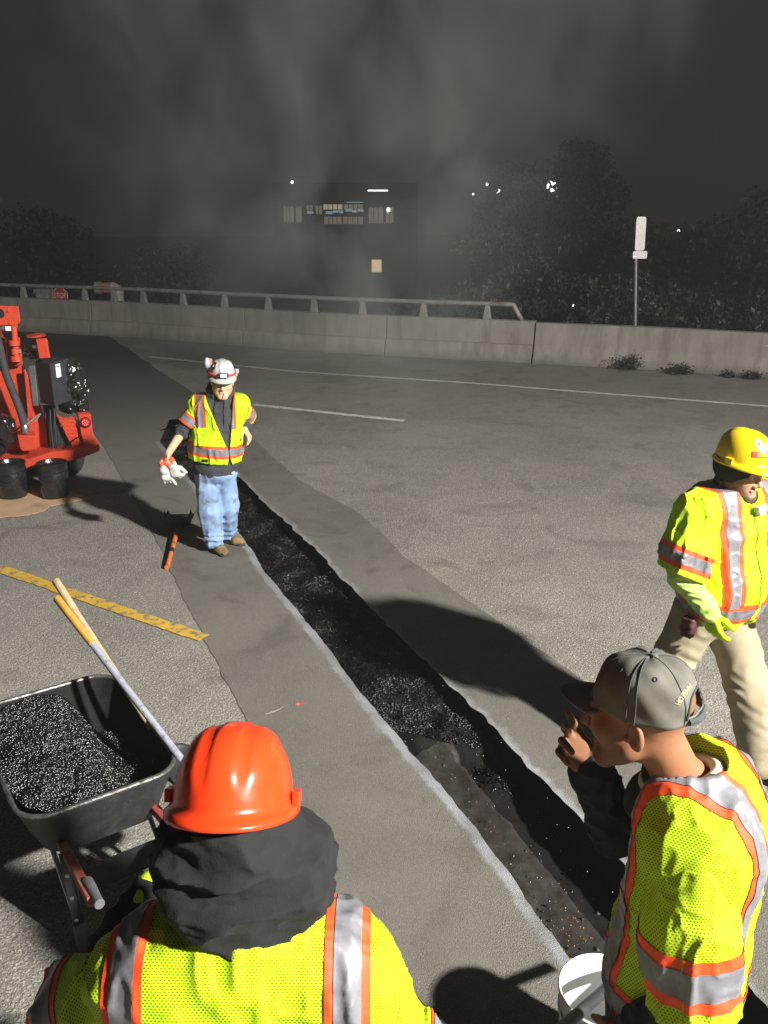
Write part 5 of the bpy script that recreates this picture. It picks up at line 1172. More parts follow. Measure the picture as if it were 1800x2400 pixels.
    # trousers in stride
    hR, hL = loc(ctr, Fm, -.10, -.02, .84), loc(ctr, Fm, .10, .0, .84); kR, aR = A_((1.515, 4.19, .47)), A_((1.30, 4.24, .13)); kL, aL = A_((1.915, 4.02, .46)), A_((1.985, 3.945, .10))
    tr = U(.06, el(loc(ctr, Fm, 0, 0, .87), (.205, .165, .13), Fm), leg(hR, kR, aR, .125, .105, .085), leg(hL, kL, aL, .128, .108, .096))
    def wr(P):
        k = np.exp(-((P[:, 2] - .50) / .16) ** 2); return .010 * k * np.sin(P[:, 2] * 95 + P[:, 0] * 45 + 3 * vn3(P, 9, 2)) * sstep(-.2, .5, vn3(P, 6, 5)) + .010 * (1 - 2 * np.abs(vn3(P * A_((1, 1, .8)), 12, 52))) * .6
    sculpt('trousers', disp(tr, wr, .02), .0065, M['khaki'], e)
    boot((aR[0] - .02, aR[1]), (.9, -.3), M['boot_black'], e); boot((aL[0] + .01, aL[1] - .01), (.8, -.6), M['boot_black'], e)
    M['sock'] = simple('pink_grey_sock', (.42, .30, .36), .9, var=.3, vs=60); MB().tube([aL + A_((0, 0, .06)), aL + A_((.005, -.005, -.03))], .055, 14).build('sock', M['sock'], e, smooth=True)
    pc = sculpt('pocket_pouch', folds(rbox((1.560, 4.045, .835), (.024, .035, .05), .012, Fm), .006, 30), .006, simple('dark_red_pouch', (.05, .012, .012), .7), e)
    hb = loc(C, Hf, 0, .012, .060); hh_ = dict(lh=.138, wh=.112, hh=.150)
    h = hard_hat(hb, frame((.62, -.78, 0), 4), M['hat_yellow'], e, ridge='one', front=.048, rear=.012, sidew=.012, **hh_); Q = frame((.62, -.78, 0), 4)
    sticker(hb, Q, -.60, .52, .36, .30, .138, .112, .150, M['sticker_w'], h, round_=True, lift=.0030); sticker(hb, Q, -.60, .52, .16, .06, .138, .112, .150, M['sticker_b'], h, lift=.0040, name='sticker_mark')
    sticker(hb, Q, -.42, .26, .95, .14, .138, .112, .150, M['sticker_r'], h, lift=.0030); sticker(hb, Q, -.34, .255, .70, .07, .138, .112, .150, M['hat_yellow'], h, lift=.0038, name='sticker_bar')
    # small radio microphone hanging at the collar
    c0 = loc(NB, Fm, .02, .165, -.055); M['gadget'] = simple('grey_plastic', (.35, .36, .42), .5, var=.3, vs=60)
    MB().box(c0, (.085, .03, .028), M=Matrix([list(r) for r in Fm]).transposed()).box(c0 + A_((0, 0, -.022)), (.05, .026, .02), M=Matrix([list(r) for r in Fm]).transposed()).build('clip_on_lamp', M['gadget'], e, bevel=.006)
    cord = [loc(NB, Fm, -.10, .02, .02), loc(NB, Fm, -.075, .095, -.012), loc(NB, Fm, -.03, .150, -.045)]; MB().tube(cord, .007, 8).build('lanyard', M['lime'], e, smooth=True)
    return e
person_walk()

# ---------------- far worker with cigarette and gloves in hand
def person_far():
    F1 = A_((.13, -.99, 0)); Fm = frame(F1); e = empty('person', (-1.455, 7.27, 0), 'smoking worker in grey hard hat, charcoal hoodie and jeans holding gloves', 'person', 'road workers')
    NB = A_((-1.375, 7.275, 1.365)); Rs, Ls = A_((-1.555, 7.265, 1.285)), A_((-1.225, 7.295, 1.285)); Re, Rw = A_((-1.705, 7.22, 1.085)), A_((-1.805, 7.10, .935)); Le, Lw = A_((-1.175, 7.48, 1.12)), A_((-1.195, 7.315, 1.085))
    Hf = frame((.20, -.98, 0), 4, 3); C = A_((-1.345, 7.225, 1.507)); s = 1.02; pel = A_((-1.455, 7.275, .72)); ctr = A_((-1.43, 7.275, 0))
    tor = U(.08, rc(Rs, Ls, .065), el((-1.405, 7.285, 1.16), (.180, .135, .22), Fm), el((-1.445, 7.275, .92), (.195, .155, .24), Fm), rc(NB, lerp(NB, Ls, .6), .058, .062), rc(NB, lerp(NB, Rs, .6), .058, .062))
    handR = hand_sdf(Rw, (-.15, -.25, -.95), (.9, -.2, 0), (.1, -1, 0), (.55, .62, .66, .7), tc=.7, s=.98); handL = hand_sdf(Lw, (.45, -.45, -.62), (-.7, .1, -.5), (.2, -.9, .4), (.25, .4, .5, .55), tc=.3, s=.98)
    body = U(.018, head_sdf(C, Hf, s, nose=.96, jawk=1.22, necks=[loc(C, Hf, 0, -.02, -.06), NB - A_((0, 0, .05))], neckr=.055), off(clip(tor, ((0, 0, .85), (0, 0, -1))), -.03), chain([Rs, Re, Rw], [.05, .042, .030], .02), chain([Ls, Le, Lw], [.05, .042, .030], .02), handR, handL)
    sculpt('body', body, .0045, M['skin_fair'], e, color=head_tint(C, Hf, s, stub=1.0, lips=(.95, .62, .58))); eyes(C, Hf, s, e)
    ho = U(.03, off(tor, .006), el((-1.455, 7.272, .76), (.188, .148, .13), Fm), chain([Rs, lerp(Rs, Re, 1.05)], [.075, .060], .03), chain([Ls, Le, lerp(Le, Lw, .8)], [.075, .062, .05], .03))
    sculpt('hoodie', clip(folds(ho, .008, 13, 7), ((0, 0, .685), (0, 0, -1)), (NB + A_((0, 0, .02)), (0.05, -.2, 1))), .006, M['hoodie'], e)
    hd = chain([loc(NB, Fm, .075 * math.sin(a), .080 * math.cos(a) - .01, .055 - .045 * math.cos(a)) for a in np.linspace(.35, 2 * math.pi - .35, 17)], [.026] + [.037] * 15 + [.026], .02); sculpt('hood', folds(hd, .008, 22, 3), .005, M['hoodie'], e)
    for l in (-.03, .035): MB().tube([loc(NB, Fm, l, .105, .005), loc(NB, Fm, l * 1.2, .145, -.07), loc(NB, Fm, l * 1.3, .158, -.20)], .0035, 6).build('drawstring', M['hoodie'], e, smooth=True)
    if False: pr = put_text('WORKS', .03, loc(NB, Fm, .075, .166, -.155), Fm[0], (0, 0, 1), simple('pale_print', (.20, .24, .25), .8), e)
    vest = disp(off(tor, .030), lambda P: .007 * vn3(P * A_((1, 1, .6)), 11, 72) + .010 * rid(P, 14, 75, (1.2, 1.2, .45)), .02)
    vest = sub(.006, vest, vopen(loc(ctr, Fm, .045, 0, 0), Fm, .006, .125, .93, 1.42, .02, slant=.060)); gap = S(lambda P: np.maximum(np.abs((P - ctr) @ Fm[0] - .105) - .55 * (.905 - P[:, 2]) * .35, np.maximum(P[:, 2] - .905, -((P - ctr) @ Fm[1]))), ctr - 1, ctr + 2)
    vest = sub(.004, vest, gap); vest = clip(vest, ((-1.44, 7.2, .825), (-.10, 0, -1)), ((0, 0, 1.392), (0, 0, 1)))
    v = sculpt('vest', vest, .0055, M['lime'], e); L = Fm[0]
    for l in (-.115, .135): tape(v, v, loc(ctr, Fm, l, 0, 0), L + A_((0, 0, .12 if l < 0 else -.12)) if False else L, .043, planes=[((0, 0, 1.14 if l < 0 else 1.12), (0, 0, -1))], sil=.55)
    tape(v, v, (-1.44, 7.2, .935), (.10, 0, 1), .052, sil=.55)
    band(v, 'pocket', [(loc(ctr, Fm, -.085, 0, 0), L), (loc(ctr, Fm, -.185, 0, 0), -L), ((0, 0, 1.13), (0, 0, 1)), ((0, 0, .99), (0, 0, -1)), (ctr, -Fm[1])], M['lime'], v, .012)
    band(v, 'pocket_flap', [(loc(ctr, Fm, -.080, 0, 0), L), (loc(ctr, Fm, -.190, 0, 0), -L), ((0, 0, 1.135), (0, 0, 1)), ((0, 0, 1.085), (0, 0, -1)), (ctr, -Fm[1])], M['lime'], v, .018)
    band(v, 'label_tag', [(loc(ctr, Fm, -.075, 0, 0), L), (loc(ctr, Fm, -.125, 0, 0), -L), ((0, 0, .872), (0, 0, 1)), ((0, 0, .848), (0, 0, -1)), (ctr, -Fm[1])], M['boot_black'], v, .004)
    d = Re - Rs; b = Rs + d * .72; sv = disp(rc(Rs, b + d * .1, .080, .092), lambda P: .009 * np.abs(vn3(P * A_((1.3, 1.3, .5)), 17, 81)) - .003, .01); o = sculpt('vest_sleeve', topclip(clip(sv, (b, d)), loc(ctr, Fm, -.160, 0, 0), Fm[0], 1.22), .0055, M['lime'], e); tape(o, o, Rs + d * .53, d, .045, sil=.6)
    d = Le - Ls; o = sculpt('vest_sleeve', clip(folds(rc(Ls, Ls + d * .9, .080, .088), .006, 15), (Ls + d * .75, d)), .007, M['lime'], e); tape(o, o, Ls + d * .5, d, .045)
    hR, kR, aR = A_((-1.535, 7.265, .68)), A_((-1.520, 7.20, .38)), A_((-1.490, 7.20, .085)); hL, kL, aL = A_((-1.385, 7.30, .68)), A_((-1.375, 7.31, .38)), A_((-1.42, 7.42, .085))
    tr = U(.035, el(pel, (.172, .14, .11), Fm), leg(hR, kR, aR, .098, .090, .080), leg(hL, kL, aL, .098, .088, .078)); sculpt('jeans', clip(disp(tr, lambda P: .010 * (1 - 2 * np.abs(vn3(P * A_((1.1, 1.1, .7)), 13, 91))) + .006 * np.sin(P[:, 2] * 120 + 4 * vn3(P, 8, 3)) * sstep(.25, .12, P[:, 2]), .016), ((0, 0, .055), (0, 0, -1))), .0055, M['denim'], e)
    boot((-1.49, 7.215), (.60, -.80), M['boot_tan'], e, .92); boot((-1.42, 7.43), (.85, -.53), M['boot_tan'], e, .92)
    Q = frame((.22, -.97, 0), 3, 3); hb = loc(C, Hf, 0, .010, .048); D_ = dict(lh=.128, wh=.106, hh=.140); h = hard_hat(hb, Q, M['hat_grey'], e, ridge='three', front=.045, rear=.012, sidew=.012, **D_); q = (D_['lh'], D_['wh'], D_['hh'])
    sticker(hb, Q, .0, .42, .55, .30, *q, M['sticker_w'], h, round_=True, lift=.006); sticker(hb, Q, -.95, .50, .50, .34, *q, M['boot_black'], h, lift=.006); sticker(hb, Q, -.92, .47, .14, .1, *q, M['sticker_w'], h, lift=.007); sticker(hb, Q, .95, .50, .35, .25, *q, M['sticker_w'], h, lift=.006)
    MB().tube([dome_pt(hb, Q, a, .10, *q, lift=.006) for a in np.linspace(-2.4, 2.4, 40)], .009, 8).build('lamp_strap', M['sticker_r'], h, smooth=True)
    lp = dome_pt(hb, Q, .02, .11, *q, lift=.018); Mr = Matrix([list(r) for r in Q]).transposed(); MB().box(lp, (.085, .03, .036), M=Mr).build('head_lamp', M['boot_black'], h, bevel=.006); MB().box(lp + Q[1] * .016, (.052, .006, .026), M=Mr).build('lamp_lens', M['sticker_w'], h, bevel=.002)
    mu = dome_pt(hb, Q, -1.55, .42, *q, lift=.040); sculpt('ear_muff', U(.01, el(mu, (.026, .036, .046), Q), el(mu + Q[0] * .022, (.016, .030, .040), Q)), .005, M['gadget'], h); sculpt('muff_cushion', el(mu + Q[0] * .030 + Q[1] * .012 + Q[2] * .012, (.014, .022, .030), Q), .004, simple('salmon_foam', (.55, .20, .13), .8), h)
    MB().tube([mu, mu * .5 + dome_pt(hb, Q, -1.57, .08, *q, lift=.015) * .5 - Q[0] * .012, dome_pt(hb, Q, -1.57, .06, *q, lift=.012)], .006, 6).build('muff_bracket', M['boot_black'], h, smooth=True)
    mu2 = dome_pt(hb, Q, 1.75, .12, *q, lift=.02); MB().box(mu2, (.03, .04, .035), M=Mr).build('muff_arm', M['gadget'], h, bevel=.006)
    lip = loc(C, Hf, .022, .098, -.073) if False else loc(C, Hf, .012, .104 * s, -.073); tip = lip + A_((.030, -.055, -.022)); cg = MB().tube([lip, tip], .0042, 8).build('cigarette', M['sticker_w'], None, smooth=True); tag(cg, 'lit white cigarette in the lips of the far worker', 'cigarette')
    lo_ = [loc(NB, Fm, .20, .06, -.05 - .13 * (1 - math.cos(a)) / 1 * .5) + Fm[0] * .045 * math.sin(a) for a in np.linspace(0, math.pi, 12)]; MB().tube(lo_, .0045, 6).build('lanyard_loop', simple('tan_cord', (.42, .36, .16), .8), e, smooth=True)
    # work gloves hanging from the hand
    gl = empty('work_gloves', (-1.83, 7.05, .68), 'pair of white work gloves with orange cuffs in the far worker\'s hand', 'gloves'); M['glove_w'] = simple('white_glove', (.58, .58, .52), .85, var=.2, vs=40, bmp=.4, bs=150, dirt=(.25, .25, .21), ds=25); M['glove_o'] = simple('orange_cuff', (.80, .10, .03), .8, var=.2)
    w1 = A_((-1.845, 7.055, .815)); sculpt('glove', U(.012, hand_sdf(w1, (.22, .05, -1), (0, 1, .1), (1, 0, .2), (.1, .35, .5, .2), s=1.08, fat=1.5, spread=.2), rc(w1 + A_((0, 0, .03)), w1 - A_((0, 0, .02)), .042)), .005, M['glove_w'], gl)
    w2 = A_((-1.775, 7.05, .84)); sculpt('glove', U(.012, hand_sdf(w2, (.28, -.1, -.7), (.2, 1, 0), (1, 0, .6), (.7, .8, .9, .8), s=1.02, fat=1.5, spread=.25), rc(w2 + A_((-.02, 0, .03)), w2, .04)), .005, M['glove_w'], gl)
    sculpt('cuff', folds(U(.02, rc(w1 + A_((.01, 0, .035)), Rw + A_((-.02, -.05, -.075)), .045, .038), rc(w2 + A_((-.01, 0, .03)), Rw + A_((.01, -.055, -.07)), .040, .034)), .008, 24), .005, M['glove_o'], gl)
    return e
person_far()
# ================================================================== TOOLS, BUCKETS AND THE RED MACHINE
M['steel_black'] = simple('black_steel', (0.026, 0.026, 0.027), 0.5, 0.2, var=.3, vs=14, bmp=.15, bs=60, dirt=(.045, .043, .04), ds=9, dthr=(.55, .8))
M['rim_steel'] = simple('worn_rim', (0.16, 0.155, 0.15), 0.42, 0.7, var=.35, vs=22, bmp=.4, bs=90, dirt=(.02, .02, .02), ds=30, dthr=(.5, .7))
M['chrome'] = simple('zinc_tube', (0.5, 0.52, 0.55), 0.3, 0.9, var=.12); M['red_wood'] = simple('worn_red_paint', (0.30, 0.055, 0.045), 0.75, var=.25, vs=12, bmp=.3, bs=60, dirt=(.26, .19, .11), ds=16, dthr=(.52, .62))
M['grip'] = simple('grey_grip', (.10, .10, .105), .7, var=.2, bmp=.3, bs=120); M['bolt'] = simple('bolt_head', (.45, .45, .46), .35, .8); M['rubber'] = simple('tyre_rubber', (.016, .015, .015), .8, var=.3, bmp=.4, bs=60)
def wheelbarrow():
    A = G(70, 1928, .60)[:2]; B = G(425, 1800, .60)[:2]; e1 = (B - A) / np.linalg.norm(B - A); e2 = np.array([-e1[1], e1[0]]); Wd = .66; Ln = .93
    O = A - e1 * .03
    def T(a, b, z): q = O + e1 * a + e2 * b; return A_((q[0], q[1], z))
    e = empty('wheelbarrow', tuple(T(Wd / 2, .3, 0)), 'black steel wheelbarrow heaped with black asphalt mix, red wooden handles', 'wheelbarrow')
    def rr(cx, cy, hx, hy, r, n=18):
        P = []
        for sx, sy, a0 in ((1, 1, 0), (-1, 1, 90), (-1, -1, 180), (1, -1, 270)):
            for k in range(n): a = R(a0 + 90 * k / (n - 1)); P.append((cx + sx * (hx - r) + r * math.cos(a), cy + sy * (hy - r) + r * math.sin(a)))
        return np.array(P)
    rim = rr(Wd / 2, Ln / 2, Wd / 2, Ln / 2, .13); bot = rr(Wd / 2, .05 + .29, Wd / 2 - .085, .29, .11); n = len(rim); zr = lambda b: .600 + .035 * (b / Ln) ** 2; dp = .235
    V = []; F = []; lev = 12
    for k in range(lev + 1):
        t = k / lev; c = rim * (1 - t ** 1.15) + bot * t ** 1.15
        for (a, b) in c: V.append(T(a, b, zr(b) * (1 - t) + (.600 - dp) * t))
    for k in range(lev):
        for j in range(n): F.append((k * n + j, k * n + (j + 1) % n, (k + 1) * n + (j + 1) % n, (k + 1) * n + j))
    F.append(tuple(lev * n + j for j in range(n))); tr = MB().add(V, F).build('tray', M['steel_black'], e, smooth=True); tr.modifiers.new('sheet', 'SOLIDIFY').thickness = .003
    cA = T(Wd / 2, .40, .50); Vi = [cA + (A_(v) - cA) * A_((.985, .985, .985)) for v in V[:]]
    MB().add(Vi, F).build('tar_lining', M['tar'], tr, smooth=True)
    MB().tube([T(a, b, zr(b) + .001) for a, b in np.r_[rim, rim[:1]]], .0105, 8, cap=False).build('rim', M['rim_steel'], tr, smooth=True)
    # frame
    for nm, a in (('l', .13), ('r', Wd - .11)):
        p0, p1, p2 = T(a + (.04 if nm == 'l' else -.04), .75, .33), T(a, .02, .40), T(a + (.02 if nm == 'l' else -.02), -.30, .47)
        d = Vector(p2 - p0).normalized(); MB().box((p0 + p1) / 2 * .5 + (p1 + p2) / 2 * .5 + A_((0, 0, 0)), (.036, float(np.linalg.norm(p2 - p0)), .042), M=Matrix((Vector((d.y, -d.x, 0)).normalized(), d, Vector((d.y, -d.x, 0)).normalized().cross(d))).transposed()).build('handle', M['red_wood'], e, bevel=.005)
        hnd = MB().tube([p2 - A_(d) * .01, p2 + A_(d) * .02, p2 + A_(d) * .12, p2 + A_(d) * .155, p2 + A_(d) * .158], [.022, .022, .0185, .0195, .017], 14).build('grip', M['grip'], e, smooth=True)
        top = T(a, -.03, .41); mid = T(a + .005, -.06, .22); ft = T(a + .01, -.10, .0)
        up = Vector(top - ft).normalized(); sd = Vector((e1[0], e1[1], 0)); RMx = Matrix((sd, up.cross(sd).normalized(), up)).transposed()
        lg = MB().box((top + ft) / 2 + A_((0, 0, .03)), (.040, .006, .40), M=RMx).box((top + ft) / 2 + A_((e1[0], e1[1], 0)) * .019 + A_((0, 0, .03)), (.005, .03, .40), M=RMx).build('leg', M['steel_black'], e)
        MB().box(ft + A_((0, 0, .06)), (.050, .030, .12), M=RMx).box(ft + A_((e2[0], e2[1], 0)) * .03 + A_((0, 0, .012)), (.05, .09, .022), M=RMx).build('foot', M['grip'], lg, bevel=.004)
        for q in (.34, .24, .14): MB().lathe([(.001, -.004), (.009, -.003), (.009, 0), (.001, .002)][::-1], ft + A_(up) * q - A_(RMx.col[1]) * .006 * (1 if RMx.col[1].y < 0 else 1) + A_((0, -.012, 0)), 10, M=Matrix.Rotation(R(90), 3, 'X')).build('bolt', M['bolt'], lg, smooth=True)
        MB().tube([T(a, .30, .35), T(a + .01, .02, .13), T(a + .01, -.085, .10)], .012, 10).build('strut', M['chrome'], e, smooth=True)
    q0, q1 = T(.15, -.055, .235), T(Wd - .13, -.055, .235); sd = Vector((e1[0], e1[1], 0)); up = Vector((0, 0, 1)); RMx = Matrix((sd, up.cross(sd), up)).transposed()
    MB().box((q0 + q1) / 2 + A_((0, 0, .04)), (float(np.linalg.norm(q1 - q0)), .005, .115), M=RMx).box((q0 + q1) / 2 + A_((0, 0, .098)), (float(np.linalg.norm(q1 - q0)), .022, .005), M=RMx).build('cross_brace', M['steel_black'], e)
    wc = T(Wd / 2, 1.12, .2); Mw = Matrix((Vector((-e2[0], -e2[1], 0)), Vector((0, 0, 1)), Vector((e1[0], e1[1], 0)))).transposed()
    w = MB().lathe([(.10, -.04), (.17, -.048), (.198, -.02), (.198, .02), (.17, .048), (.10, .04)], wc, 28, M=Mw).build('wheel', M['rubber'], e, smooth=True); MB().lathe([(.012, -.05), (.03, -.05), (.035, -.02), (.10, -.03), (.10, .03), (.035, .02), (.03, .05), (.012, .05)], wc, 24, M=Mw).build('rim_disc', M['red_wood'], w, smooth=True)
    MB().tube([T(.17, .75, .33), T(Wd / 2 - .08, 1.05, .22), T(Wd / 2 - .07, 1.12, .2), T(Wd / 2 + .07, 1.12, .2), T(Wd / 2 + .08, 1.05, .22), T(Wd - .15, .75, .33)], .012, 10).build('fork', M['steel_black'], e, smooth=True)
    # heap of asphalt mix
    cen = np.array([Wd / 2, Ln / 2])
    def fill(a, b):
        base = .600 - dp + .030 * np.clip(b / Ln, 0, 1) ** 2; left = sstep(.56, .36, a + .06 * (vnoise2(a, b, 6, 4) - .5)); hgt = .065 + .160 * left + .030 * np.exp(-(((a - .2) / .16) ** 2 + ((b - .45) / .25) ** 2)) + .022 * (vnoise2(a, b, 12, 7) - .5) + .012 * (vnoise2(a, b, 40, 8) - .5); return base + hgt
    ng = 60; aa, bb = np.meshgrid(np.linspace(-1, 1, ng), np.linspace(-1, 1, ng), indexing='ij')
    def place(u, v):                       # square to rounded-rect footprint that follows the sloping tray walls
        m = np.maximum(abs(u), abs(v)); r_ = np.hypot(u, v) + 1e-9; k = np.where(r_ > 0, (1 - .16 * (np.minimum(abs(u), abs(v)) / (m + 1e-9)) ** 3), 1); u = u * k; v = v * k
        a0 = Wd / 2 + u * (Wd / 2 - .03); b0 = Ln / 2 + v * (Ln / 2 - .05); zf = fill(a0, b0); t = np.clip((.600 + .035 * (b0 / Ln) ** 2 - zf) / dp, 0, 1)
        hx = (Wd / 2) * (1 - t) + (Wd / 2 - .085) * t; cy = (Ln / 2) * (1 - t) + .34 * t; hy = (Ln / 2) * (1 - t) + .29 * t
        a = Wd / 2 + u * (hx - .006); b = cy + v * (hy - .006); return a, b, zf
    a, b, z = place(aa, bb); V = np.array([T(x, y, q) for x, y, q in zip(a.ravel(), b.ravel(), z.ravel())]); F = [(i * ng + j, (i + 1) * ng + j, (i + 1) * ng + j + 1, i * ng + j + 1) for i in range(ng - 1) for j in range(ng - 1)]
    heap = empty('asphalt_heap', tuple(T(Wd / 2, Ln / 2, .37)), 'glittering black asphalt mix heaped in the wheelbarrow tray', 'asphalt')
    link('heap_base', npmesh('heap_base', V, F, True), M['tar'], heap)
    n = 20000; u, v = RNG.uniform(-1, 1, (2, n)); a, b, z = place(u, v); keep = (RNG.uniform(0, 1, n) < np.where(a < .42 + .05 * np.sin(b * 9), 1.0, .16)); a, b, z = a[keep], b[keep], z[keep]
    P = np.c_[O[0] + e1[0] * a + e2[0] * b, O[1] + e1[1] * a + e2[1] * b, z + RNG.uniform(-.001, .005, len(a))]
    o = grit('mix_stones', P, .0042, .0092, M['grit_wet'], heap); o['kind'] = 'stuff'
    return T
WT = wheelbarrow()
# two shovels standing in the wheelbarrow, handles leaning out to the far side
M['fibre'] = simple('grey_fibreglass', (.30, .31, .36), .45, var=.15, vs=20, dirt=(.12, .12, .13), ds=20); M['yellow_grip'] = simple('yellow_handle_end', (.55, .30, .05), .6, var=.2, vs=14, dirt=(.25, .14, .05), ds=14); M['wood'] = simple('pale_ash_wood', (.42, .32, .19), .7, var=.3, vs=18, bmp=.3, bs=90, dirt=(.2, .15, .1), ds=9)
def shovel(p0, p1, parts, label):
    p0, p1 = A_(p0), A_(p1); d = (p1 - p0) / np.linalg.norm(p1 - p0); e = empty('shovel', tuple(p0), label, 'shovel', 'shovels leaning in the wheelbarrow'); L = np.linalg.norm(p1 - p0); x = np.cross(d, Zv); x /= np.linalg.norm(x); y = np.cross(x, d)
    for nm, t0, t1, r0, r1, mt in parts:
        q = [p0 + d * L * t0, p0 + d * L * (t0 * .5 + t1 * .5), p0 + d * L * t1]; rs = [r0, (r0 + r1) / 2, r1]
        if t1 == 1.0: q += [p0 + d * (L + .006), p0 + d * (L + .010)]; rs += [r1 * .85, r1 * .4]
        MB().tube(q, rs, 14).build(nm, M[mt], e, smooth=True)
    V = []; F = []
    for i in range(9):
        t = i / 8; w = .10 * (1 - .35 * max(0, t - .55) / .45) if t > 0 else .03
        for j in range(7): s = (j / 6 - .5) * 2; V.append(p0 - d * (.0 + .22 * t) + x * s * w * (.45 + .55 * min(1, t * 4)) + y * (.022 * s * s + .01 * t))
    for i in range(8):
        for j in range(6): F.append((i * 7 + j, i * 7 + j + 1, (i + 1) * 7 + j + 1, (i + 1) * 7 + j))
    b = MB().add(V, F).build('blade', M['steel_black'], e, smooth=True); b.modifiers.new('sheet', 'SOLIDIFY').thickness = .002
    return e
g0, g1 = G(470, 1838, .55), G(134, 1403, 1.00); shovel(g0, g1, [('shaft', 0, .72, .017, .0165, 'fibre'), ('end_grip', .72, 1.0, .0185, .0205, 'yellow_grip')], 'grey-shafted shovel with yellow end leaning across the wheelbarrow')
w0, w1 = G(385, 1752, .53), G(131, 1362, 1.06); shovel(w0, w1, [('shaft', 0, .80, .0155, .016, 'wood'), ('end_grip', .80, 1.0, .0175, .0205, 'wood')], 'plain wooden-handled shovel leaning across the wheelbarrow')

# square shovel on the road beside the far worker, orange handle
s0, s1 = A_(G(391, 1330, .02)), A_(G(413, 1252, .05)); sc_ = A_(G(432, 1222, .02)); dd = (s1 - s0) / np.linalg.norm(s1 - s0); sx = np.cross(dd, Zv); sx /= np.linalg.norm(sx)
e = empty('scoop_shovel', tuple(s0), 'black scoop shovel with orange handle lying behind the far worker', 'shovel'); M['orange_handle'] = simple('orange_handle', (.55, .15, .035), .6, var=.2, dirt=(.1, .05, .03), ds=30)
Lh = np.linalg.norm(s1 - s0); MB().tube([s0, s0 + dd * Lh * .42], .021, 12).build('handle', M['orange_handle'], e, smooth=True); MB().tube([s0 + dd * Lh * .42, s0 + dd * Lh * .52], .0215, 12).build('tape', M['boot_black'], e, smooth=True); MB().tube([s0 + dd * Lh * .52, s1], [.021, .022], 12).build('shaft', M['orange_handle'], e, smooth=True)
MB().tube([s1, s1 + dd * .14, s1 + dd * .24 + A_((0, 0, -.01))], [.024, .022, .03], 10).build('socket', M['steel_black'], e, smooth=True)
V = []; F = []
for i in range(9):
    t = i / 8
    for j in range(9):
        s = (j / 8 - .5) * 2; zz = .02 + .085 * max(0, abs(s) - .75) * 4 * (.5 + .5 * (1 - t)) + .10 * max(0, .12 - t) * 8 * 1.0; V.append(s1 + dd * (.22 + .34 * t) + sx * s * (.125 + .02 * t) + A_((0, 0, -s1[2] + .008 + zz)))
for i in range(8):
    for j in range(8): F.append((i * 9 + j, i * 9 + j + 1, (i + 1) * 9 + j + 1, (i + 1) * 9 + j))
b = MB().add(V, F).build('scoop', M['steel_black'], e, smooth=True); b.modifiers.new('sheet', 'SOLIDIFY').thickness = .003

# white bucket with dark pipe, in front of the man in the cap
bc = G(1416, 2316, .37); e = empty('bucket', (bc[0], bc[1], 0), 'white plastic bucket with a dark pipe in it beside the man in cap', 'bucket'); M['white_plastic'] = simple('white_plastic', (.72, .72, .71), .45, var=.05, vs=5, dirt=(.42, .38, .32), ds=5, dthr=(.6, .85)); bp = (bc[0], bc[1], 0)
MB().lathe([(.001, .003), (.125, .003), (.132, .012), (.143, .27), (.149, .272), (.149, .285), (.144, .287), (.145, .345), (.151, .350), (.153, .362), (.149, .368), (.143, .362), (.137, .10), (.126, .015), (.001, .014)], bp, 40, close=False).build('shell', M['white_plastic'], e, smooth=True)
MB().tube([(bp[0] + .150 * math.cos(a), bp[1] + .150 * math.sin(a), .30 - .10 * math.sin((a - R(190)) / R(160) * math.pi)) for a in np.linspace(R(190), R(350), 16)], .0025, 6).build('bail', M['galv'], e, smooth=True)
M['pipe_dark'] = simple('dark_pipe', (.045, .047, .05), .5, .3, var=.3, vs=18, dirt=(.30, .30, .30), ds=14, dthr=(.62, .70)); a0 = A_(G(1300, 2425, .55)); a1 = A_(G(1440, 2300, .36)); dv = a1 - a0
p = empty('metal_wand', tuple(a0 + dv * 1.6), 'dark scuffed pipe leaning in the white bucket', 'pipe'); MB().tube([a0 - dv * .9, a0, a1, a1 + dv * .55], .019, 14).build('pipe', M['pipe_dark'], p, smooth=True); MB().tube([a1 - dv * .18, a1 - dv * .10], .0196, 14).build('red_mark', M['sticker_r'], p, smooth=True)

# cardboard sheets and tarry buckets by the machine
M['card'] = simple('cardboard', (.42, .28, .16), .9, var=.12, vs=4, bmp=.2, bs=40, dirt=(.20, .13, .08), ds=5, dthr=(.55, .8)); M['tar_gloss'] = simple('tarry_black', (.010, .010, .011), .25, var=.4, vs=10, bmp=.8, bs=38, spec=.7)
def sheet(poly, z, th, lab):
    P = [G(x, y)[:2] for x, y in poly]; P = poly_resample([*P, P[0]], 60)[:-1]; P = P + RNG.normal(0, .006, P.shape); mb = MB(); mb.prism([(a, b, z) for a, b in P], (0, 0, th)); o = mb.build('cardboard_sheet', M['card']); tag(o, lab, 'cardboard', 'cardboard on the road by the machine')
sheet([(-60, 1225), (45, 1209), (105, 1199), (115, 1188), (212, 1169), (165, 1155), (70, 1140), (-60, 1140)], .005, .004, 'large flattened cardboard sheet under the two black buckets'); sheet([(-40, 1216), (48, 1213), (104, 1201), (116, 1190), (150, 1183), (60, 1180), (-40, 1190)], .0105, .004, 'smaller torn cardboard strip lying at the front of the cardboard')
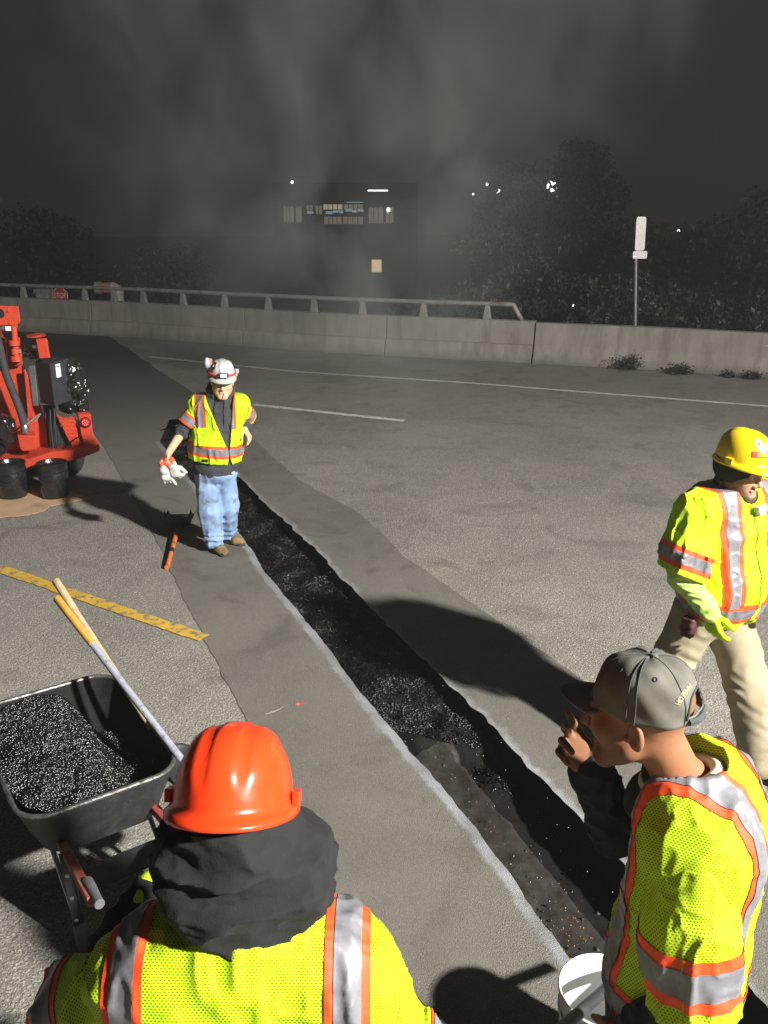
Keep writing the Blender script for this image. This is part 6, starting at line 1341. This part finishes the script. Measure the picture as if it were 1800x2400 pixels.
def tar_bucket(px, lab):
    c = G(px, 1165); c = (c[0], c[1], .016); e = empty('tar_bucket', c, lab, 'bucket', 'tar-coated buckets'); MB().lathe([(.001, .0), (.128, .0), (.138, .012), (.146, .20), (.150, .25), (.146, .262), (.148, .285), (.153, .29), (.149, .335), (.154, .345), (.158, .362), (.152, .368), (.145, .36), (.13, .05), (.001, .04)], c, 36, close=False).build('shell', M['tar_gloss'], e, smooth=True)
    MB().lathe([(.001, .325), (.142, .325), (.142, .32), (.001, .32)], c, 30).build('tar_fill', M['tar_gloss'], e, smooth=True)
    MB().tube([(c[0] + .157 * math.cos(a), c[1] + .157 * math.sin(a), .345 - .16 * math.sin((a - R(185)) / R(170) * math.pi)) for a in np.linspace(R(185), R(355), 18)], .003, 6).build('bail', M['steel_black'], e, smooth=True)
tar_bucket(34, 'black tar-coated bucket at the left edge on the cardboard'); tar_bucket(131, 'black tar-coated bucket on the cardboard under the tail light')

# red machine
def zp(x, y): return x / 3.95, 680 + y / 3.95          # helper for coordinates read off an enlarged crop
M['red'] = simple('red_enamel', (0.55, 0.060, 0.028), 0.45, var=.12, vs=5, spec=.4, dirt=(.045, .018, .012), ds=11, dthr=(.63, .74)); M['black_box'] = simple('black_cabinet', (.030, .032, .038), .5, var=.12, dirt=(.07, .07, .07), ds=6, dthr=(.6, .85)); M['plastic_wrap'] = simple('black_plastic_wrap', (.012, .013, .012), .18, var=.3, spec=.8)
mc = empty('tar_machine', tuple(A_(D(60, 1120, 9.4)) * A_((1, 1, 0))), 'red crack-sealing machine with black control box and round tail light', 'machine')
def slab(name, pts, y, th, mat, parent=None, bevel=.006):
    return MB().prism([D(*zp(*p), y) for p in pts], (-.42 * th, .9 * th, 0)).build(name, M[mat], parent if parent is not None else mc, bevel=bevel)
bodyp = slab('body', [(-260, 460), (52, 462), (70, 690), (215, 690), (390, 1105), (440, 1300), (455, 1480), (200, 1530), (-260, 1600)], 9.35, 1.3, 'red', bevel=.012)
slab('seam_strip', [(207, 700), (222, 700), (262, 1180), (250, 1180)], 9.335, .012, 'black_box', bodyp, 0)
slab('bumper', [(-260, 1590), (0, 1580), (250, 1570), (470, 1500), (690, 1478), (925, 1442), (922, 1492), (745, 1560), (540, 1605), (385, 1600), (250, 1665), (-260, 1680)], 9.02, .9, 'red', bevel=.01)
dp_ = slab('tread_plate', [(518, 1150), (590, 1185), (680, 1170), (730, 1280), (815, 1480), (690, 1482), (640, 1400)], 9.16, .03, 'red')
mb = MB()                                            # raised diamonds of the tread plate
for i in range(9):
    for j in range(14):
        x = 525 + j * 22 + (i % 2) * 11; y = 1185 + i * 35
        lo_x = 520 + max(0, (y - 1200)) * .62; hi_x = 690 + max(0, (y - 1170)) * .42
        if lo_x + 12 < x < hi_x - 10: c = D(*zp(x, y), 9.157); mb.box(c, (.022, .008, .007), M=Matrix.Rotation(R(35 if (i + j) % 2 else -35), 3, 'Y'))
o = mb.build('tread_diamonds', M['red'], dp_); o['kind'] = 'stuff'
lamp = slab('tail_light_post', [(722, 1152), (840, 1148), (862, 1330), (926, 1440), (920, 1484), (800, 1495), (752, 1340)], 9.10, .14, 'red', bevel=.008)
lc = D(*zp(793, 1223), 9.09); M['tail_lens'] = simple('red_lens', (.55, .012, .015), .15, var=.2, vs=80); M['led'] = emis('lit_led', (1, .22, .20), 1.6)
tl = MB().lathe([(.001, .022), (.040, .018), (.047, .008), (.050, 0)], lc, 24, M=Matrix.Rotation(R(90), 3, 'X')).build('tail_light', M['tail_lens'], mc, smooth=True); MB().lathe([(.047, .012), (.055, .012), (.057, 0), (.047, 0)], lc, 24, M=Matrix.Rotation(R(90), 3, 'X'), close=False).build('lamp_gasket', M['boot_black'], tl, smooth=True)
for k in range(8):
    rr_ = .026 if k else 0; q = lc + A_((rr_ * math.cos(k * .9), -.019, rr_ * math.sin(k * .9))); MB().lathe([(.001, .005), (.006, .003), (.007, 0)], q, 8, M=Matrix.Rotation(R(90), 3, 'X')).build('led', M['led'], tl, smooth=True)
# control cabinet
ta, tb_, tc_ = D(*zp(330, 700), 9.20), D(*zp(462, 700), 9.02), D(*zp(640, 690), 9.36); zt, zb = D(*zp(462, 680), 9.02)[2], D(*zp(500, 1078), 9.02)[2]
cab = MB().prism([(ta[0], ta[1], zb), (tb_[0], tb_[1], zb), (tc_[0], tc_[1], zb), (ta[0] + tc_[0] - tb_[0], ta[1] + tc_[1] - tb_[1], zb)], (0.0, 0, zt - zb)).build('control_cabinet', M['black_box'], mc, bevel=.008)
slab('edge_strip', [(262, 702), (322, 697), (358, 1072), (306, 1075)], 9.12, .02, 'chrome')
fd = (tc_ - tb_); fd[2] = 0; fl = np.linalg.norm(fd); fd /= fl; fn = A_((fd[1], -fd[0], 0))
for z_, h_, w_ in ((.92, .022, .085), (.82, .05, .085), (.70, .06, .085)):
    c = A_((tb_[0], tb_[1], 0)) + fd * fl * .38 + fn * .003 + A_((0, 0, zb + (zt - zb) * z_)); MB().box(c, (w_, .003, h_), M=Matrix((Vector(fd), Vector(-fn), Vector((0, 0, 1)))).transposed()).build('label_plate', M['sticker_w'], cab)
for nm, pts in (('wrapped_bundle', [(640, 720), (690, 860), (700, 960)]), ('wrapped_bundle', [(620, 1060), (700, 1040), (760, 1060)])):
    q = [D(*zp(*p), 9.42) for p in pts]; s_ = folds(chain(q, [.10, .13, .10] if pts[0][0] == 640 else [.075, .085, .065], .05), .028, 12, 3); sculpt('wrapped_bundle', s_, .009, M['plastic_wrap'], mc)
slab('stand', [(405, 1085), (520, 1080), (560, 1470), (450, 1470)], 9.22, .12, 'black_box')
slab('deck_gusset', [(518, 1160), (660, 1470), (560, 1475), (512, 1300)], 9.24, .05, 'black_box')
# lifting arm and ram
arm = slab('lift_plate', [(-200, 140), (172, 150), (190, 295), (152, 328), (-200, 318)], 9.18, .05, 'red', bevel=.006); hc = D(*zp(2, 215), 9.17); MB().lathe([(.001, .004), (.042, .004), (.046, 0)], hc, 22, M=Matrix.Rotation(R(90), 3, 'X')).build('pivot_hole_disc', M['boot_black'], arm, smooth=True)  # black disc laid on the plate stands for the dark of the hole
for p in ((80, 185), (92, 305), (78, 195)): MB().lathe([(.001, .012), (.010, .010), (.012, 0)], D(*zp(*p), 9.178), 8, M=Matrix.Rotation(R(90), 3, 'X')).build('bolt', M['red'], arm)
slab('bracket', [(50, 445), (182, 438), (212, 690), (80, 712)], 9.24, .04, 'red'); slab('bracket', [(120, 328), (165, 322), (150, 440), (105, 440)], 9.23, .03, 'red')
ra, rb_ = D(*zp(128, 330), 9.16), D(*zp(152, 655), 9.16); MB().tube([ra, rb_], .030, 14).build('ram', M['red'], mc, smooth=True)
for p, r_ in (((132, 490), .056), ((150, 636), .056), ((140, 570), .040)): c = D(*zp(*p), 9.16); MB().tube([c + A_((0, 0, .03)), c + A_((0, 0, .022)), c - A_((0, 0, .022)), c - A_((0, 0, .03))], [r_ * .8, r_, r_, r_ * .8], 16).build('ram_flange', M['red'], mc, smooth=True)
MB().box(D(*zp(76, 356), 9.14), (.055, .01, .045)).build('label_plate', M['sticker_w'], mc); MB().tube([D(*zp(15, 350), 9.15), D(*zp(45, 362), 9.15)], .022, 10).build('fitting', M['chrome'], mc, smooth=True)
fa, fb = D(*zp(335, 450), 9.05), D(*zp(452, 630), 9.05); MB().box((fa + fb) / 2 + A_((0, .02, 0)), (fb[0] - fa[0], .04, fa[2] - fb[2]), M=Matrix.Rotation(R(-3), 3, 'Y')).build('guard_box', M['red'], mc, bevel=.006)
slab('guard_top', [(250, 440), (335, 445), (435, 424), (355, 418)], 9.15, .22, 'red')
for a, b, r_ in (((190, 500), (235, 530), .026), ((215, 550), (300, 560), .028), ((225, 610), (330, 575), .020), ((280, 620), (345, 612), .024)): MB().tube([D(*zp(*a), 9.25), D(*zp(*b), 9.22)], r_, 10).build('hydraulic_fitting', M['plastic_wrap'], mc, smooth=True)
MB().tube([D(*zp(305, 525), 9.10), D(*zp(335, 525), 9.10)], .018, 12).build('fitting', M['chrome'], mc, smooth=True); MB().tube([D(*zp(180, 545), 9.2), D(*zp(185, 580), 9.2)], .022, 10).build('fitting', M['chrome'], mc, smooth=True)
hs = [D(*zp(*p), y) for p, y in (((-40, 380), 9.1), ((0, 545), 9.1), ((50, 760), 9.1), ((115, 930), 9.1), ((175, 1080), 9.1), ((215, 1200), 9.1), ((228, 1262), 9.1))]; MB().tube(poly_resample(hs, 24), .040, 14).build('thick_hose', simple('hose_sleeve', (.035, .035, .038), .75, var=.3, bmp=.4, bs=90), mc, smooth=True)
c = D(*zp(233, 1290), 9.1); MB().tube([c + A_((0, 0, .06)), c + A_((0, 0, .05)), c - A_((0, 0, .03)), c - A_((0, 0, .04))], [.034, .042, .042, .034], 16).build('hose_coupling', M['chrome'], mc, smooth=True)
slab('valve_box', [(160, 1345), (335, 1350), (342, 1475), (215, 1495), (185, 1470)], 9.08, .25, 'red', bevel=.01)
lp = [D(*zp(250 + 80 * math.sin(a) + 25 * a, 1240 - 95 * math.sin(a * .9)), 9.08) for a in np.linspace(0, 3.2, 18)]; MB().tube(lp, .009, 8).build('steel_hose', M['galv'], mc, smooth=True)
for x0 in (462, 500): MB().tube([D(*zp(x0, 1090), 9.18), D(*zp(x0 + 8, 1250), 9.16), D(*zp(x0 + 30, 1460), 9.14)], .012, 8).build('cable', M['boot_black'], mc, smooth=True)
MB().tube([D(*zp(600, 1460), 9.08), D(*zp(680, 1390), 9.07), D(*zp(745, 1345), 9.07)], .007, 6).build('cable', M['boot_black'], mc, smooth=True)
q = [D(*zp(*p), 9.05) for p in ((-60, 1230), (30, 1260), (60, 1370))]; sculpt('tarry_drum', folds(U(.05, chain(q, [.12, .11, .08], .05), rc(D(*zp(-60, 1480), 9.06), D(*zp(20, 1470), 9.06), .10, .06)), .015, 14), .009, M['tar_gloss'], mc)
wc = D(*zp(640, 1560), 9.60); wc[2] = .33; wl = MB().lathe([(.18, -.09), (.30, -.10), (.33, -.06), (.33, .06), (.30, .10), (.18, .09)], wc, 32, M=Matrix.Rotation(R(90), 3, 'Y')).build('wheel', M['rubber'], mc, smooth=True)
MB().lathe([(.02, -.07), (.18, -.06), (.18, .06), (.02, .07)], wc, 24, M=Matrix.Rotation(R(90), 3, 'Y')).build('wheel_rim', M['galv'], wl, smooth=True)
MB().box(wc + A_((-.7, .3, .12)), (1.6, .12, .12)).build('axle_frame', M['black_box'], mc)
# manhole-size litter: leaf, twig
M['leaf_red'] = simple('red_leaf', (.36, .10, .08), .6, var=.2, vs=60); c = G(702, 1651); V = [(c[0] + .030 * math.cos(a) * (1 + .35 * math.cos(3 * a)), c[1] + .018 * math.sin(a) * (1 + .3 * math.sin(5 * a)), .0075 + .004 * math.cos(2 * a)) for a in np.linspace(0, 2 * math.pi, 18, endpoint=False)]
tag(MB().add(V + [(c[0], c[1], .009)], [(i, (i + 1) % 18, 18) for i in range(18)]).build('fallen_leaf', M['leaf_red']), 'small red fallen leaf on the asphalt above the orange hard hat', 'leaf')
pts = [A_(G(*p, .007)) for p in ((620, 1674), (640, 1668), (655, 1662), (664, 1655))]; tag(MB().tube(pts, [.002, .006, .004, .001], 6).build('dry_leaf', simple('dry_stalk', (.17, .165, .15), .9)), 'curled grey dry leaf on the asphalt left of the red leaf', 'leaf')
